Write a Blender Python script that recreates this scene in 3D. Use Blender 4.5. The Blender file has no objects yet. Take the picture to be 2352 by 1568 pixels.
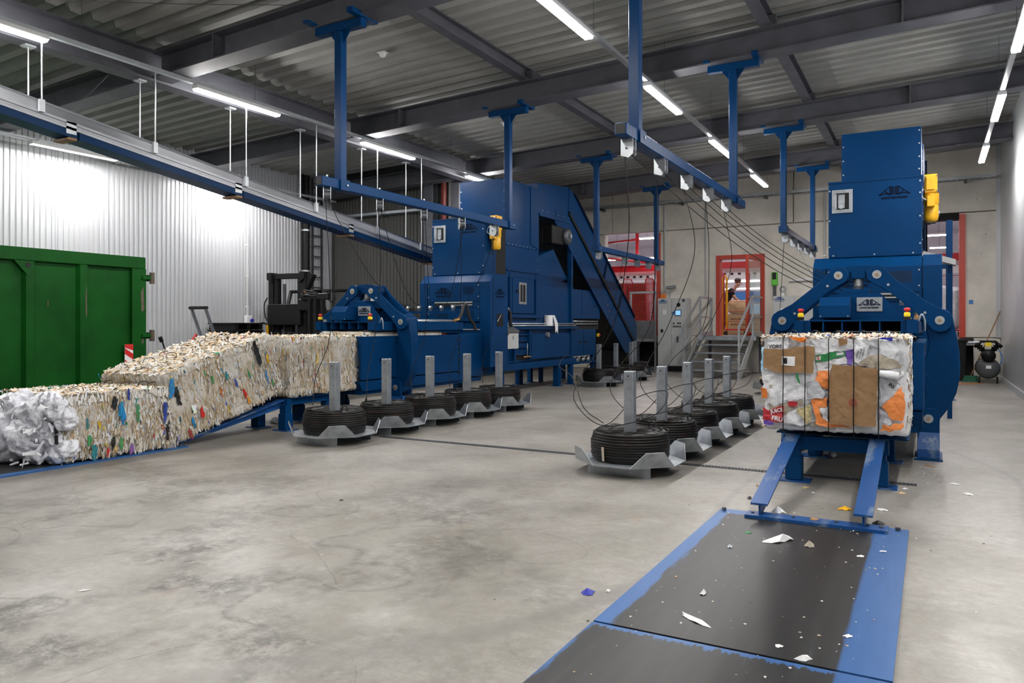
import bpy, math, random
from mathutils import Vector, Matrix, noise
from mathutils.geometry import delaunay_2d_cdt

SC = bpy.context.scene
COL = SC.collection
R = random.Random(7)
PI = math.pi

# ------------------------------------------------------------------ camera
YAW = math.atan(962 / 1734.0)
cd = bpy.data.cameras.new('camera')
cam = bpy.data.objects.new('camera', cd)
COL.objects.link(cam)
cam.location = (0, 0, 1.3)
cam.rotation_euler = (PI / 2, 0, YAW)
cd.sensor_width = 36.0
cd.lens = 1734.0 / 2352.0 * 36.0
cd.shift_y = -38.0 / 2352.0
cd.clip_start = 0.05
cd.clip_end = 200
SC.camera = cam

# ------------------------------------------------------------------ world and exposure
w = bpy.data.worlds.new('world')
SC.world = w
w.use_nodes = True
w.node_tree.nodes['Background'].inputs[0].default_value = (0.75, 0.85, 1.0, 1)
w.node_tree.nodes['Background'].inputs[1].default_value = 0.02
SC.view_settings.view_transform = 'Standard'
SC.view_settings.look = 'None'
SC.view_settings.gamma = 1.0
SC.view_settings.exposure = 0.0
LAMP = 185.0         # luminaire emission of the hall
LAMP_WALL = 175.0    # the strip close to the white wall
LAMP_BACK = 100.0    # luminaires of the room behind the openings

# ------------------------------------------------------------------ materials
def mat(name, col, rough=0.5, metal=0.0, var=0.0, vscale=4.0, bump=0.0, bscale=60.0, stretch=(1, 1, 1),
        col2=None, thr=(0.45, 0.62), spec=0.5, emit=0.0, alpha=1.0, trans=0.0, rvar=0.0):
    m = bpy.data.materials.new(name)
    m.use_nodes = True
    nt = m.node_tree
    b = nt.nodes['Principled BSDF']
    b.inputs['Base Color'].default_value = (*col, 1)
    b.inputs['Roughness'].default_value = rough
    b.inputs['Metallic'].default_value = metal
    b.inputs['Specular IOR Level'].default_value = spec
    if trans:
        b.inputs['Transmission Weight'].default_value = trans
    if emit:
        b.inputs['Emission Color'].default_value = (*col, 1)
        b.inputs['Emission Strength'].default_value = emit
    if var or bump or col2:
        tc = nt.nodes.new('ShaderNodeTexCoord')
        mp = nt.nodes.new('ShaderNodeMapping')
        mp.inputs['Scale'].default_value = stretch
        nt.links.new(tc.outputs['Object'], mp.inputs[0])
    if var or col2:
        n = nt.nodes.new('ShaderNodeTexNoise')
        n.inputs['Scale'].default_value = vscale
        n.inputs['Detail'].default_value = 6
        n.inputs['Roughness'].default_value = 0.62
        nt.links.new(mp.outputs[0], n.inputs['Vector'])
        cr = nt.nodes.new('ShaderNodeValToRGB')
        if col2:
            cr.color_ramp.elements[0].position, cr.color_ramp.elements[1].position = thr
            a, c = col, col2
        else:
            cr.color_ramp.elements[0].position, cr.color_ramp.elements[1].position = 0.3, 0.7
            a = tuple(x * (1 - var) for x in col)
            c = tuple(min(1, x * (1 + var)) for x in col)
        cr.color_ramp.elements[0].color = (*a, 1)
        cr.color_ramp.elements[1].color = (*c, 1)
        nt.links.new(n.outputs[0], cr.inputs[0])
        nt.links.new(cr.outputs[0], b.inputs['Base Color'])
        if rvar:
            mr = nt.nodes.new('ShaderNodeMapRange')
            mr.inputs['To Min'].default_value = rough - rvar
            mr.inputs['To Max'].default_value = rough + rvar
            nt.links.new(n.outputs[0], mr.inputs[0])
            nt.links.new(mr.outputs[0], b.inputs['Roughness'])
    if bump:
        n2 = nt.nodes.new('ShaderNodeTexNoise')
        n2.inputs['Scale'].default_value = bscale
        n2.inputs['Detail'].default_value = 5
        nt.links.new(mp.outputs[0], n2.inputs['Vector'])
        bp = nt.nodes.new('ShaderNodeBump')
        bp.inputs['Strength'].default_value = bump
        bp.inputs['Distance'].default_value = 0.02
        nt.links.new(n2.outputs[0], bp.inputs['Height'])
        nt.links.new(bp.outputs[0], b.inputs['Normal'])
    return m

def lamp_mat(name, col, s):
    m = bpy.data.materials.new(name)
    m.use_nodes = True
    nt = m.node_tree
    nt.nodes.clear()
    e = nt.nodes.new('ShaderNodeEmission')
    e.inputs[0].default_value = (*col, 1)
    e.inputs[1].default_value = s
    o = nt.nodes.new('ShaderNodeOutputMaterial')
    nt.links.new(e.outputs[0], o.inputs[0])
    return m

M = {}
M['blue'] = mat('blue_paint', (0.0014, 0.034, 0.115), 0.33, var=0.10, vscale=2.0, bump=0.02, bscale=90, spec=.11)
M['bluew'] = mat('blue_worn_paint', (0.010, 0.065, 0.22), 0.42, spec=.3, col2=(0.18, 0.23, 0.29), thr=(0.54, 0.70), vscale=7, stretch=(1, .35, 1))
M['navy'] = mat('navy_print', (0.001, 0.006, 0.022), 0.6, spec=.1)
M['logo'] = mat('logo_blue', (0.01, 0.08, 0.25), 0.5)
M['galv'] = mat('galvanised_steel', (0.36, 0.39, 0.42), 0.42, 0.75, var=0.28, vscale=9, bump=0.03)
M['zinc'] = mat('bright_zinc', (0.50, 0.53, 0.55), 0.36, 0.75, var=0.1, vscale=10)
M['alu'] = mat('bare_aluminium', (0.30, 0.31, 0.33), 0.38, 0.8, var=0.16, vscale=6, stretch=(1, .15, 1))
M['steel'] = mat('dark_steel', (0.10, 0.105, 0.12), 0.5, 0.6, var=0.2, vscale=8)
M['beam'] = mat('grey_primed_beam', (0.075, 0.077, 0.092), 0.6, 0.15, var=0.22, vscale=3, bump=0.03)
M['deck'] = mat('roof_sheet_grey', (0.30, 0.30, 0.285), 0.62, 0.0, var=0.1, vscale=2, spec=.3)
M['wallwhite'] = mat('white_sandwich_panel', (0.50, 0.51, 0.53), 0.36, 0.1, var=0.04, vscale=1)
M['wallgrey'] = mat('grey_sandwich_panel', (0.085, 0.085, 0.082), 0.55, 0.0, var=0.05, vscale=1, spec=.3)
M['wallright'] = mat('silver_panel', (0.58, 0.60, 0.62), 0.33, 0.35, var=0.06, vscale=1.2, stretch=(1, 4, .3))
M['green'] = mat('container_green', (0.003, 0.062, 0.006), 0.5, spec=.15, var=0.3, vscale=1.6, bump=0.08, bscale=9)
M['greend'] = mat('rust_scratch', (0.09, 0.07, 0.05), 0.8, var=0.4, vscale=12)
M['black'] = mat('black_plastic', (0.008, 0.008, 0.009), 0.45, spec=.3)
M['blackm'] = mat('black_painted_metal', (0.006, 0.006, 0.0065), 0.45, var=0.3, vscale=6, spec=.25)
M['void'] = mat('recess_shade', (0.008, 0.008, 0.008), 0.9)  # near-black colour stands for the shade inside recesses and gaps
M['rubber'] = mat('black_rubber', (0.018, 0.018, 0.018), 0.6)
M['wire'] = mat('annealed_wire', (0.0055, 0.0055, 0.0055), 0.42, 0.2, spec=.3, col2=(0.045, 0.018, 0.009), thr=(0.55, 0.78), vscale=6, stretch=(1, 1, 4))
M['yellow'] = mat('signal_yellow', (0.83, 0.62, 0.02), 0.42)
M['gearyel'] = mat('gearmotor_yellow', (0.82, 0.43, 0.012), 0.4, var=0.06, vscale=5)
M['red'] = mat('signal_red', (0.55, 0.02, 0.02), 0.38)
M['redframe'] = mat('red_door_frame', (0.52, 0.055, 0.03), 0.45, var=0.08)
M['cabinet'] = mat('light_grey_enclosure', (0.50, 0.51, 0.51), 0.45, var=0.03, vscale=2)
M['dgrey'] = mat('dark_grey_enclosure', (0.07, 0.075, 0.08), 0.45)
M['white'] = mat('white_plastic', (0.78, 0.78, 0.78), 0.45)
M['screen'] = mat('lit_screen', (0.25, 0.55, 0.9), 0.2, emit=0.8)
M['orangep'] = mat('orange_plastic', (0.8, 0.2, 0.02), 0.45)
M['glass'] = mat('clear_glass', (0.85, 0.92, 0.9), 0.03, trans=0.95)
M['wood'] = mat('brown_wood', (0.30, 0.17, 0.08), 0.6, var=0.3, vscale=6, stretch=(1, 1, .2))
M['pallet'] = mat('pale_wood', (0.5, 0.36, 0.2), 0.7, var=0.2)
M['kraft'] = mat('kraft_cardboard', (0.27, 0.155, 0.07), 0.75, var=0.12, vscale=9, bump=0.25, bscale=22)
M['paper'] = mat('crumpled_paper', (0.70, 0.71, 0.73), 0.55, var=0.16, vscale=7, bump=1.0, bscale=8)
M['paperg'] = mat('grey_paper', (0.48, 0.49, 0.52), 0.55, var=0.16, vscale=8, bump=1.0, bscale=9)
M['darkred'] = mat('dark_red_pipe', (0.10, 0.014, 0.01), 0.5, spec=.3)
M['beige'] = mat('beige_paper', (0.42, 0.37, 0.29), 0.65, var=0.1, vscale=7, bump=0.6, bscale=12)
M['orange'] = mat('orange_paper', (0.80, 0.25, 0.06), 0.6, var=0.08, vscale=7, bump=0.45, bscale=10)
M['dorange'] = mat('dark_orange_paper', (0.6, 0.16, 0.02), 0.6, var=0.1)
M['cred'] = mat('red_carton', (0.42, 0.02, 0.03), 0.5, var=0.1, bump=0.3, bscale=12)
M['cgreen'] = mat('green_carton', (0.02, 0.22, 0.06), 0.5, var=0.1)
M['cpurple'] = mat('purple_carton', (0.12, 0.06, 0.33), 0.5, var=0.1)
M['cblue'] = mat('blue_carton', (0.02, 0.03, 0.35), 0.5, var=0.1)
M['lblue'] = mat('pale_blue_film', (0.35, 0.6, 0.78), 0.4, var=0.1)
M['straw'] = mat('straw_shreds', (0.5, 0.42, 0.22), 0.7, var=0.4, vscale=30, bump=0.8, bscale=40)
M['film'] = mat('clear_white_film', (0.70, 0.71, 0.76), 0.25, var=0.2, vscale=9, bump=1.0, bscale=22)
M['lampw'] = lamp_mat('luminaire_glow', (1.0, 0.97, 0.94), LAMP)
M['lampwall'] = lamp_mat('wall_luminaire_glow', (1.0, 0.98, 0.96), LAMP_WALL)
M['lampb'] = lamp_mat('hall_luminaire_glow', (1.0, 0.93, 0.97), LAMP_BACK)
M['hallwhite'] = mat('hall_white', (0.75, 0.72, 0.75), 0.6, var=0.05)
M['hallgrey'] = mat('hall_grey', (0.40, 0.38, 0.40), 0.6, var=0.05)
M['hallred'] = mat('hall_red_steel', (0.42, 0.008, 0.012), 0.4)
M['crate'] = mat('red_crate', (0.34, 0.02, 0.008), 0.45, var=0.15)
M['skin'] = mat('skin', (0.5, 0.28, 0.2), 0.5)
M['shirt'] = mat('black_shirt', (0.008, 0.008, 0.009), 0.8)
M['trouser'] = mat('dark_trousers', (0.03, 0.035, 0.05), 0.8)
M['hair'] = mat('dark_hair', (0.02, 0.014, 0.01), 0.6)
M['brushg'] = mat('green_bristles', (0.01, 0.10, 0.05), 0.7)
M['ltgreen'] = mat('lime_green_case', (0.12, 0.55, 0.05), 0.45)
M['copper'] = mat('brass_fitting', (0.6, 0.33, 0.12), 0.35, 0.9)
M['sign'] = mat('sign_blue', (0.05, 0.2, 0.5), 0.5)

def concrete_floor():
    m = bpy.data.materials.new('concrete_floor')
    m.use_nodes = True
    nt = m.node_tree
    N, L = nt.nodes, nt.links
    b = N['Principled BSDF']
    tc = N.new('ShaderNodeTexCoord')
    def noise_(scale, detail=6, rough=.6, st=(1, 1, 1), off=(0, 0, 0), dist=0.0):
        mp = N.new('ShaderNodeMapping')
        mp.inputs['Scale'].default_value = st
        mp.inputs['Location'].default_value = off
        L.new(tc.outputs['Object'], mp.inputs[0])
        n = N.new('ShaderNodeTexNoise')
        n.inputs['Scale'].default_value = scale
        n.inputs['Detail'].default_value = detail
        n.inputs['Roughness'].default_value = rough
        n.inputs['Distortion'].default_value = dist
        L.new(mp.outputs[0], n.inputs['Vector'])
        return n.outputs[0]
    def ramp(inp, stops):
        r = N.new('ShaderNodeValToRGB')
        e = r.color_ramp.elements
        e[0].position, e[0].color = stops[0][0], (*stops[0][1], 1)
        e[1].position, e[1].color = stops[-1][0], (*stops[-1][1], 1)
        for p, c in stops[1:-1]:
            k = e.new(p)
            k.color = (*c, 1)
        L.new(inp, r.inputs[0])
        return r.outputs[0]
    def mix(f, a, c, mode='MIX'):
        x = N.new('ShaderNodeMix')
        x.data_type = 'RGBA'
        x.blend_type = mode
        if isinstance(f, (int, float)):
            x.inputs[0].default_value = f
        else:
            L.new(f, x.inputs[0])
        L.new(a, x.inputs[6])
        if isinstance(c, tuple):
            x.inputs[7].default_value = (*c, 1)
        else:
            L.new(c, x.inputs[7])
        return x.outputs[2]
    base = ramp(noise_(1.1, 8, .62), [(0.28, (0.215, 0.20, 0.175)), (0.5, (0.285, 0.27, 0.243)), (0.72, (0.35, 0.335, 0.31))])
    fine = ramp(noise_(16, 9, .8), [(0.32, (0.72, 0.71, 0.70)), (0.66, (1.08, 1.08, 1.08))])
    c = mix(1.0, base, fine, 'MULTIPLY')
    # scuffed dark traffic marks, strongest in the open area left of the belt
    sep = N.new('ShaderNodeSeparateXYZ')
    L.new(tc.outputs['Object'], sep.inputs[0])
    def mr(i, a, b_, c_, d):
        x = N.new('ShaderNodeMapRange')
        for k, v in enumerate((a, b_, c_, d)):
            x.inputs[k + 1].default_value = v
        L.new(i, x.inputs[0])
        return x.outputs[0]
    def mul(a, b_):
        x = N.new('ShaderNodeMath')
        x.operation = 'MULTIPLY'
        L.new(a, x.inputs[0])
        if isinstance(b_, float):
            x.inputs[1].default_value = b_
        else:
            L.new(b_, x.inputs[1])
        return x.outputs[0]
    near = mul(mr(sep.outputs[1], 6.2, 3.0, 0.12, 1.0), mr(sep.outputs[0], -1.3, -2.6, 0.25, 1.0))
    grain = ramp(noise_(9, 10, .82, (1, 1, 1), (2, 8, 0)), [(0.40, (0, 0, 0)), (0.54, (1, 1, 1))])
    patch = ramp(noise_(1.25, 4, .62, (1.0, .8, 1), (3.1, 1.7, 0)), [(0.45, (0, 0, 0)), (0.59, (1, 1, 1))])
    c = mix(mul(mul(mul(patch, grain), near), .95), c, (0.05, 0.042, 0.034))
    wash = ramp(noise_(.7, 5, .6, (1, 1, 1), (7, 3, 0)), [(0.46, (0, 0, 0)), (0.62, (1, 1, 1))])
    c = mix(mul(mul(wash, near), .55), c, (0.14, 0.125, 0.10))
    pale = ramp(noise_(2.6, 9, .75, (1, 1, 1), (1, 13, 0)), [(0.55, (0, 0, 0)), (0.72, (1, 1, 1))])
    c = mix(mul(pale, .35), c, (0.46, 0.45, 0.43))
    def scratches(sc, off, wid):
        q = noise_(sc, 1.5, .4, (1, 1, 1), off)
        return mul(ramp(q, [(0.5 - wid, (0, 0, 0)), (0.5, (1, 1, 1)), (0.5 + wid, (0, 0, 0))]), mul(grain, near))
    c = mix(mul(scratches(.55, (4, 9, 0), .0035), .8), c, (0.07, 0.065, 0.06))
    c = mix(mul(scratches(.8, (14, 2, 0), .003), .7), c, (0.08, 0.07, 0.06))
    left = mr(sep.outputs[0], -5.9, -7.2, 0.0, .75)
    sm = ramp(noise_(.9, 7, .65, (1, .5, 1)), [(0.38, (0, 0, 0)), (0.6, (1, 1, 1))])
    c = mix(mul(sm, left), c, (0.13, 0.115, 0.095))
    rust = ramp(noise_(1.5, 7, .7, (1.6, .6, 1), (9, 2, 0)), [(0.62, (0, 0, 0)), (0.78, (1, 1, 1))])
    c = mix(mul(rust, .35), c, (0.36, 0.22, 0.11))
    wavy = N.new('ShaderNodeTexWave')
    wavy.inputs['Scale'].default_value = .12
    wavy.inputs['Distortion'].default_value = 14
    wavy.inputs['Detail'].default_value = 2
    wavy.inputs['Detail Scale'].default_value = .6
    L.new(tc.outputs['Object'], wavy.inputs[0])
    crack = ramp(wavy.outputs[0], [(0.0, (1, 1, 1)), (0.0025, (0, 0, 0))])
    c = mix(mul(crack, .5), c, (0.16, 0.15, 0.14))
    L.new(c, b.inputs['Base Color'])
    rr = mr(noise_(1.6, 6, .65), .3, .7, .27, .5)
    L.new(rr, b.inputs['Roughness'])
    b.inputs['Specular IOR Level'].default_value = .42
    bp = N.new('ShaderNodeBump')
    bp.inputs['Strength'].default_value = .06
    bp.inputs['Distance'].default_value = .01
    L.new(noise_(14, 4), bp.inputs['Height'])
    L.new(bp.outputs[0], b.inputs['Normal'])
    return m
M['floor'] = concrete_floor()

def concrete_wall():
    m = mat('cast_concrete', (0.70, 0.66, 0.59), 0.75, var=0.16, vscale=1.4, bump=0.12, bscale=18)
    nt = m.node_tree
    b = nt.nodes['Principled BSDF']
    old = b.inputs['Base Color'].links[0].from_socket
    tc = nt.nodes.new('ShaderNodeTexCoord')
    v = nt.nodes.new('ShaderNodeTexVoronoi')
    v.inputs['Scale'].default_value = 3.2
    nt.links.new(tc.outputs['Object'], v.inputs['Vector'])
    r = nt.nodes.new('ShaderNodeValToRGB')
    r.color_ramp.elements[0].position, r.color_ramp.elements[1].position = .035, .06
    r.color_ramp.elements[0].color = (.45, .44, .42, 1)
    r.color_ramp.elements[1].color = (1, 1, 1, 1)
    nt.links.new(v.outputs['Distance'], r.inputs[0])
    x = nt.nodes.new('ShaderNodeMix')
    x.data_type = 'RGBA'
    x.blend_type = 'MULTIPLY'
    x.inputs[0].default_value = 1
    nt.links.new(old, x.inputs[6])
    nt.links.new(r.outputs[0], x.inputs[7])
    nt.links.new(x.outputs[2], b.inputs['Base Color'])
    return m
M['concrete'] = concrete_wall()

def plate_mat(name, x0, x1, y0, y1, wl, wr, wf):
    """blue steel plate worn black where bales slide; wl, wr, wf = width of blue left at left, right and far edge"""
    m = bpy.data.materials.new(name)
    m.use_nodes = True
    nt = m.node_tree
    N, L = nt.nodes, nt.links
    b = N['Principled BSDF']
    tc = N.new('ShaderNodeTexCoord')
    sep = N.new('ShaderNodeSeparateXYZ')
    L.new(tc.outputs['Object'], sep.inputs[0])
    n = N.new('ShaderNodeTexNoise')
    n.inputs['Scale'].default_value = 5
    n.inputs['Detail'].default_value = 7
    n.inputs['Roughness'].default_value = .7
    mp = N.new('ShaderNodeMapping')
    mp.inputs['Scale'].default_value = (4, .6, 1)
    L.new(tc.outputs['Object'], mp.inputs[0])
    L.new(mp.outputs[0], n.inputs['Vector'])
    def math_(op, a, c):
        x = N.new('ShaderNodeMath')
        x.operation = op
        for i, q in enumerate((a, c)):
            if isinstance(q, (int, float)):
                x.inputs[i].default_value = q
            else:
                L.new(q, x.inputs[i])
        return x.outputs[0]
    nz = math_('MULTIPLY', math_('SUBTRACT', n.outputs[0], .5), .12)
    dl = math_('ADD', math_('SUBTRACT', sep.outputs[0], x0 + wl), nz)
    dr = math_('ADD', math_('SUBTRACT', x1 - wr, sep.outputs[0]), math_('MULTIPLY', nz, .3))
    df = math_('ADD', math_('SUBTRACT', y1 - wf, sep.outputs[1]), math_('MULTIPLY', nz, 2.0))
    d = math_('MINIMUM', math_('MINIMUM', dl, dr), df)
    r = N.new('ShaderNodeMapRange')
    r.inputs[1].default_value, r.inputs[2].default_value = -.006, .012
    L.new(d, r.inputs[0])
    # brushed grey inside
    n2 = N.new('ShaderNodeTexNoise')
    n2.inputs['Scale'].default_value = 4
    n2.inputs['Detail'].default_value = 8
    n2.inputs['Roughness'].default_value = .7
    mp2 = N.new('ShaderNodeMapping')
    mp2.inputs['Scale'].default_value = (5, .35, 1)
    L.new(tc.outputs['Object'], mp2.inputs[0])
    L.new(mp2.outputs[0], n2.inputs['Vector'])
    cr = N.new('ShaderNodeValToRGB')
    e = cr.color_ramp.elements
    e[0].position, e[0].color = .3, (.009, .009, .010, 1)
    e[1].position, e[1].color = .62, (.02, .0205, .022, 1)
    k = e.new(.8)
    k.color = (.07, .075, .085, 1)
    L.new(n2.outputs[0], cr.inputs[0])
    cb = N.new('ShaderNodeValToRGB')
    cb.color_ramp.elements[0].color = (.022, .095, .27, 1)
    cb.color_ramp.elements[1].color = (.04, .14, .36, 1)
    cb.color_ramp.elements[0].position = .4
    L.new(n.outputs[0], cb.inputs[0])
    x = N.new('ShaderNodeMix')
    x.data_type = 'RGBA'
    L.new(r.outputs[0], x.inputs[0])
    L.new(cb.outputs[0], x.inputs[6])
    L.new(cr.outputs[0], x.inputs[7])
    L.new(x.outputs[2], b.inputs['Base Color'])
    b.inputs['Roughness'].default_value = .42
    b.inputs['Metallic'].default_value = .2
    return m

def plastic_bale_mat():
    m = bpy.data.materials.new('pressed_plastic')
    m.use_nodes = True
    nt = m.node_tree
    N, L = nt.nodes, nt.links
    b = N['Principled BSDF']
    tc = N.new('ShaderNodeTexCoord')
    def nz(st, sc, det=7, rough=.7, off=0):
        mp = N.new('ShaderNodeMapping')
        mp.inputs['Scale'].default_value = st
        mp.inputs['Location'].default_value = (off, off * .7, off * .3)
        L.new(tc.outputs['Object'], mp.inputs[0])
        n = N.new('ShaderNodeTexNoise')
        n.inputs['Scale'].default_value = sc
        n.inputs['Detail'].default_value = det
        n.inputs['Roughness'].default_value = rough
        n.inputs['Distortion'].default_value = .5
        L.new(mp.outputs[0], n.inputs['Vector'])
        return n.outputs[0], mp
    n1, mp1 = nz((16, 16, 1.8), 2.6, 9, .75)
    cr = N.new('ShaderNodeValToRGB')
    e = cr.color_ramp.elements
    e[0].position, e[0].color = .29, (.07, .06, .045, 1)
    e[1].position, e[1].color = .74, (.66, .64, .60, 1)
    for p, c in ((.38, (.24, .16, .085, 1)), (.45, (.43, .32, .19, 1)), (.51, (.55, .46, .33, 1)), (.6, (.62, .57, .48, 1))):
        k = e.new(p)
        k.color = c
    L.new(n1, cr.inputs[0])
    n2, _ = nz((1, 1, 1), 3.0, 4, .6, 4.0)
    ch = N.new('ShaderNodeValToRGB')
    ch.color_ramp.elements[0].position, ch.color_ramp.elements[1].position = .42, .62
    ch.color_ramp.elements[0].color = (0, 0, 0, 1)
    ch.color_ramp.elements[1].color = (.7, .7, .7, 1)
    L.new(n2, ch.inputs[0])
    x = N.new('ShaderNodeMix')
    x.data_type = 'RGBA'
    L.new(ch.outputs[0], x.inputs[0])
    L.new(cr.outputs[0], x.inputs[6])
    x.inputs[7].default_value = (.72, .705, .68, 1)
    # small coloured flecks
    mp = N.new('ShaderNodeMapping')
    mp.inputs['Scale'].default_value = (45, 45, 13)
    L.new(tc.outputs['Object'], mp.inputs[0])
    v = N.new('ShaderNodeTexVoronoi')
    v.inputs['Scale'].default_value = 1.0
    L.new(mp.outputs[0], v.inputs['Vector'])
    sepc = N.new('ShaderNodeSeparateColor')
    L.new(v.outputs['Color'], sepc.inputs[0])
    pick = N.new('ShaderNodeMath')
    pick.operation = 'GREATER_THAN'
    pick.inputs[1].default_value = .986
    L.new(sepc.outputs[0], pick.inputs[0])
    hue = N.new('ShaderNodeValToRGB')
    hue.color_ramp.interpolation = 'CONSTANT'
    he = hue.color_ramp.elements
    he[0].position, he[0].color = 0, (.01, .12, .16, 1)
    he[1].position, he[1].color = .2, (.01, .02, .02, 1)
    for p, c in ((.4, (.05, .28, .10, 1)), (.55, (.02, .10, .40, 1)), (.7, (.5, .03, .02, 1)), (.8, (.65, .45, .03, 1)), (.88, (.012, .012, .012, 1))):
        k = he.new(p)
        k.color = c
    L.new(sepc.outputs[1], hue.inputs[0])
    x2 = N.new('ShaderNodeMix')
    x2.data_type = 'RGBA'
    L.new(pick.outputs[0], x2.inputs[0])
    L.new(x.outputs[2], x2.inputs[6])
    L.new(hue.outputs[0], x2.inputs[7])
    L.new(x2.outputs[2], b.inputs['Base Color'])
    b.inputs['Roughness'].default_value = .4
    b.inputs['Subsurface Weight'].default_value = 0.0
    bp = N.new('ShaderNodeBump')
    bp.inputs['Strength'].default_value = .9
    bp.inputs['Distance'].default_value = .02
    n3, _ = nz((18, 18, 2.4), 2.6, 9, .8, 1.0)
    L.new(n3, bp.inputs['Height'])
    L.new(bp.outputs[0], b.inputs['Normal'])
    return m
M['bale'] = plastic_bale_mat()

def attr_mat(name, rough=.4):
    m = bpy.data.materials.new(name)
    m.use_nodes = True
    nt = m.node_tree
    a = nt.nodes.new('ShaderNodeAttribute')
    a.attribute_name = 'tint'
    nt.links.new(a.outputs['Color'], nt.nodes['Principled BSDF'].inputs['Base Color'])
    nt.nodes['Principled BSDF'].inputs['Roughness'].default_value = rough
    return m
M['tint'] = attr_mat('mixed_scraps')

# ------------------------------------------------------------------ mesh helpers
class MB:
    def __init__(self):
        self.v, self.f, self.s, self.c = [], [], [], []
        self.T = None
    def add(self, vs, fs, smooth=False, col=None):
        o = len(self.v)
        if self.T is not None:
            vs = [tuple(self.T @ Vector(p)) for p in vs]
        self.v += [tuple(p) for p in vs]
        for f in fs:
            self.f.append(tuple(i + o for i in f))
            self.s.append(smooth)
            self.c.append(col)
        return self
    def box(self, x0, x1, y0, y1, z0, z1):
        x0, x1 = min(x0, x1), max(x0, x1)
        y0, y1 = min(y0, y1), max(y0, y1)
        z0, z1 = min(z0, z1), max(z0, z1)
        v = [(x0, y0, z0), (x1, y0, z0), (x1, y1, z0), (x0, y1, z0), (x0, y0, z1), (x1, y0, z1), (x1, y1, z1), (x0, y1, z1)]
        return self.add(v, [(0, 3, 2, 1), (4, 5, 6, 7), (0, 1, 5, 4), (1, 2, 6, 5), (2, 3, 7, 6), (3, 0, 4, 7)])
    def prism(self, pts, axis, a, b):
        n = len(pts)
        if axis == 'x':
            mk = lambda p, t: (t, p[0], p[1])
        elif axis == 'y':
            mk = lambda p, t: (p[0], t, p[1])
        else:
            mk = lambda p, t: (p[0], p[1], t)
        ar = sum(pts[i][0] * pts[(i + 1) % n][1] - pts[(i + 1) % n][0] * pts[i][1] for i in range(n))
        if (ar < 0) != (axis == 'y'):
            pts = pts[::-1]
        a, b = min(a, b), max(a, b)
        v = [mk(p, a) for p in pts] + [mk(p, b) for p in pts]
        fs = [tuple(range(n - 1, -1, -1)), tuple(range(n, 2 * n))]
        fs += [(i, (i + 1) % n, n + (i + 1) % n, n + i) for i in range(n)]
        return self.add(v, fs)
    def cyl(self, p0, p1, r, r2=None, seg=12, caps=True, smooth=True):
        p0, p1 = Vector(p0), Vector(p1)
        r2 = r if r2 is None else r2
        d = (p1 - p0).normalized()
        u = d.orthogonal().normalized()
        w_ = d.cross(u)
        ring = lambda p, q: [tuple(p + (u * math.cos(2 * PI * i / seg) + w_ * math.sin(2 * PI * i / seg)) * q) for i in range(seg)]
        A, B = ring(p0, r), ring(p1, r2)
        self.add(A + B, [(i, (i + 1) % seg, seg + (i + 1) % seg, seg + i) for i in range(seg)], smooth)
        if caps:
            self.add(A, [tuple(range(seg - 1, -1, -1))])
            self.add(B, [tuple(range(seg))])
        return self
    def tube(self, pts, r, seg=6, closed=False):
        pts = [Vector(p) for p in pts]
        n = len(pts)
        vs, fs = [], []
        u = None
        for i, p in enumerate(pts):
            if closed:
                t = pts[(i + 1) % n] - pts[i - 1]
            else:
                t = pts[min(i + 1, n - 1)] - pts[max(i - 1, 0)]
            t.normalize()
            if u is None:
                u = t.orthogonal().normalized()
            else:
                u = (u - t * u.dot(t))
                u = u.normalized() if u.length > 1e-6 else t.orthogonal().normalized()
            w_ = t.cross(u)
            vs += [tuple(p + (u * math.cos(2 * PI * k / seg) + w_ * math.sin(2 * PI * k / seg)) * r) for k in range(seg)]
        m_ = n if closed else n - 1
        for i in range(m_):
            j = (i + 1) % n
            fs += [(i * seg + k, i * seg + (k + 1) % seg, j * seg + (k + 1) % seg, j * seg + k) for k in range(seg)]
        if not closed:
            fs += [tuple(range(seg - 1, -1, -1)), tuple((n - 1) * seg + k for k in range(seg))]
        return self.add(vs, fs, True)
    def lathe(self, prof, c=(0, 0, 0), seg=24, axis='z', smooth=True):
        vs, fs = [], []
        for r, z in prof:
            for k in range(seg):
                a = 2 * PI * k / seg
                p = (r * math.cos(a), r * math.sin(a), z)
                if axis == 'y':
                    p = (p[0], -p[2], p[1])
                elif axis == 'x':
                    p = (p[2], p[0], p[1])
                vs.append((c[0] + p[0], c[1] + p[1], c[2] + p[2]))
        for i in range(len(prof) - 1):
            for k in range(seg):
                fs.append((i * seg + k, i * seg + (k + 1) % seg, (i + 1) * seg + (k + 1) % seg, (i + 1) * seg + k))
        return self.add(vs, fs, smooth)
    def build(self, name, m, parent=None, bevel=0.0, seg=1):
        me = bpy.data.meshes.new(name)
        me.from_pydata(self.v, [], self.f)
        me.polygons.foreach_set('use_smooth', self.s)
        if any(c is not None for c in self.c):
            at = me.color_attributes.new('tint', 'FLOAT_COLOR', 'CORNER')
            data = []
            for p, c in zip(me.polygons, self.c):
                data += list((*(c or (.7, .7, .7)), 1)) * p.loop_total
            at.data.foreach_set('color', data)
        me.materials.append(M[m] if isinstance(m, str) else m)
        me.validate()
        o = bpy.data.objects.new(name, me)
        COL.objects.link(o)
        if parent is not None:
            o.parent = parent
        if bevel:
            bv = o.modifiers.new('bevel', 'BEVEL')
            bv.width = bevel
            bv.segments = seg
            bv.limit_method = 'ANGLE'
            bv.angle_limit = math.radians(40)
        return o

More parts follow.
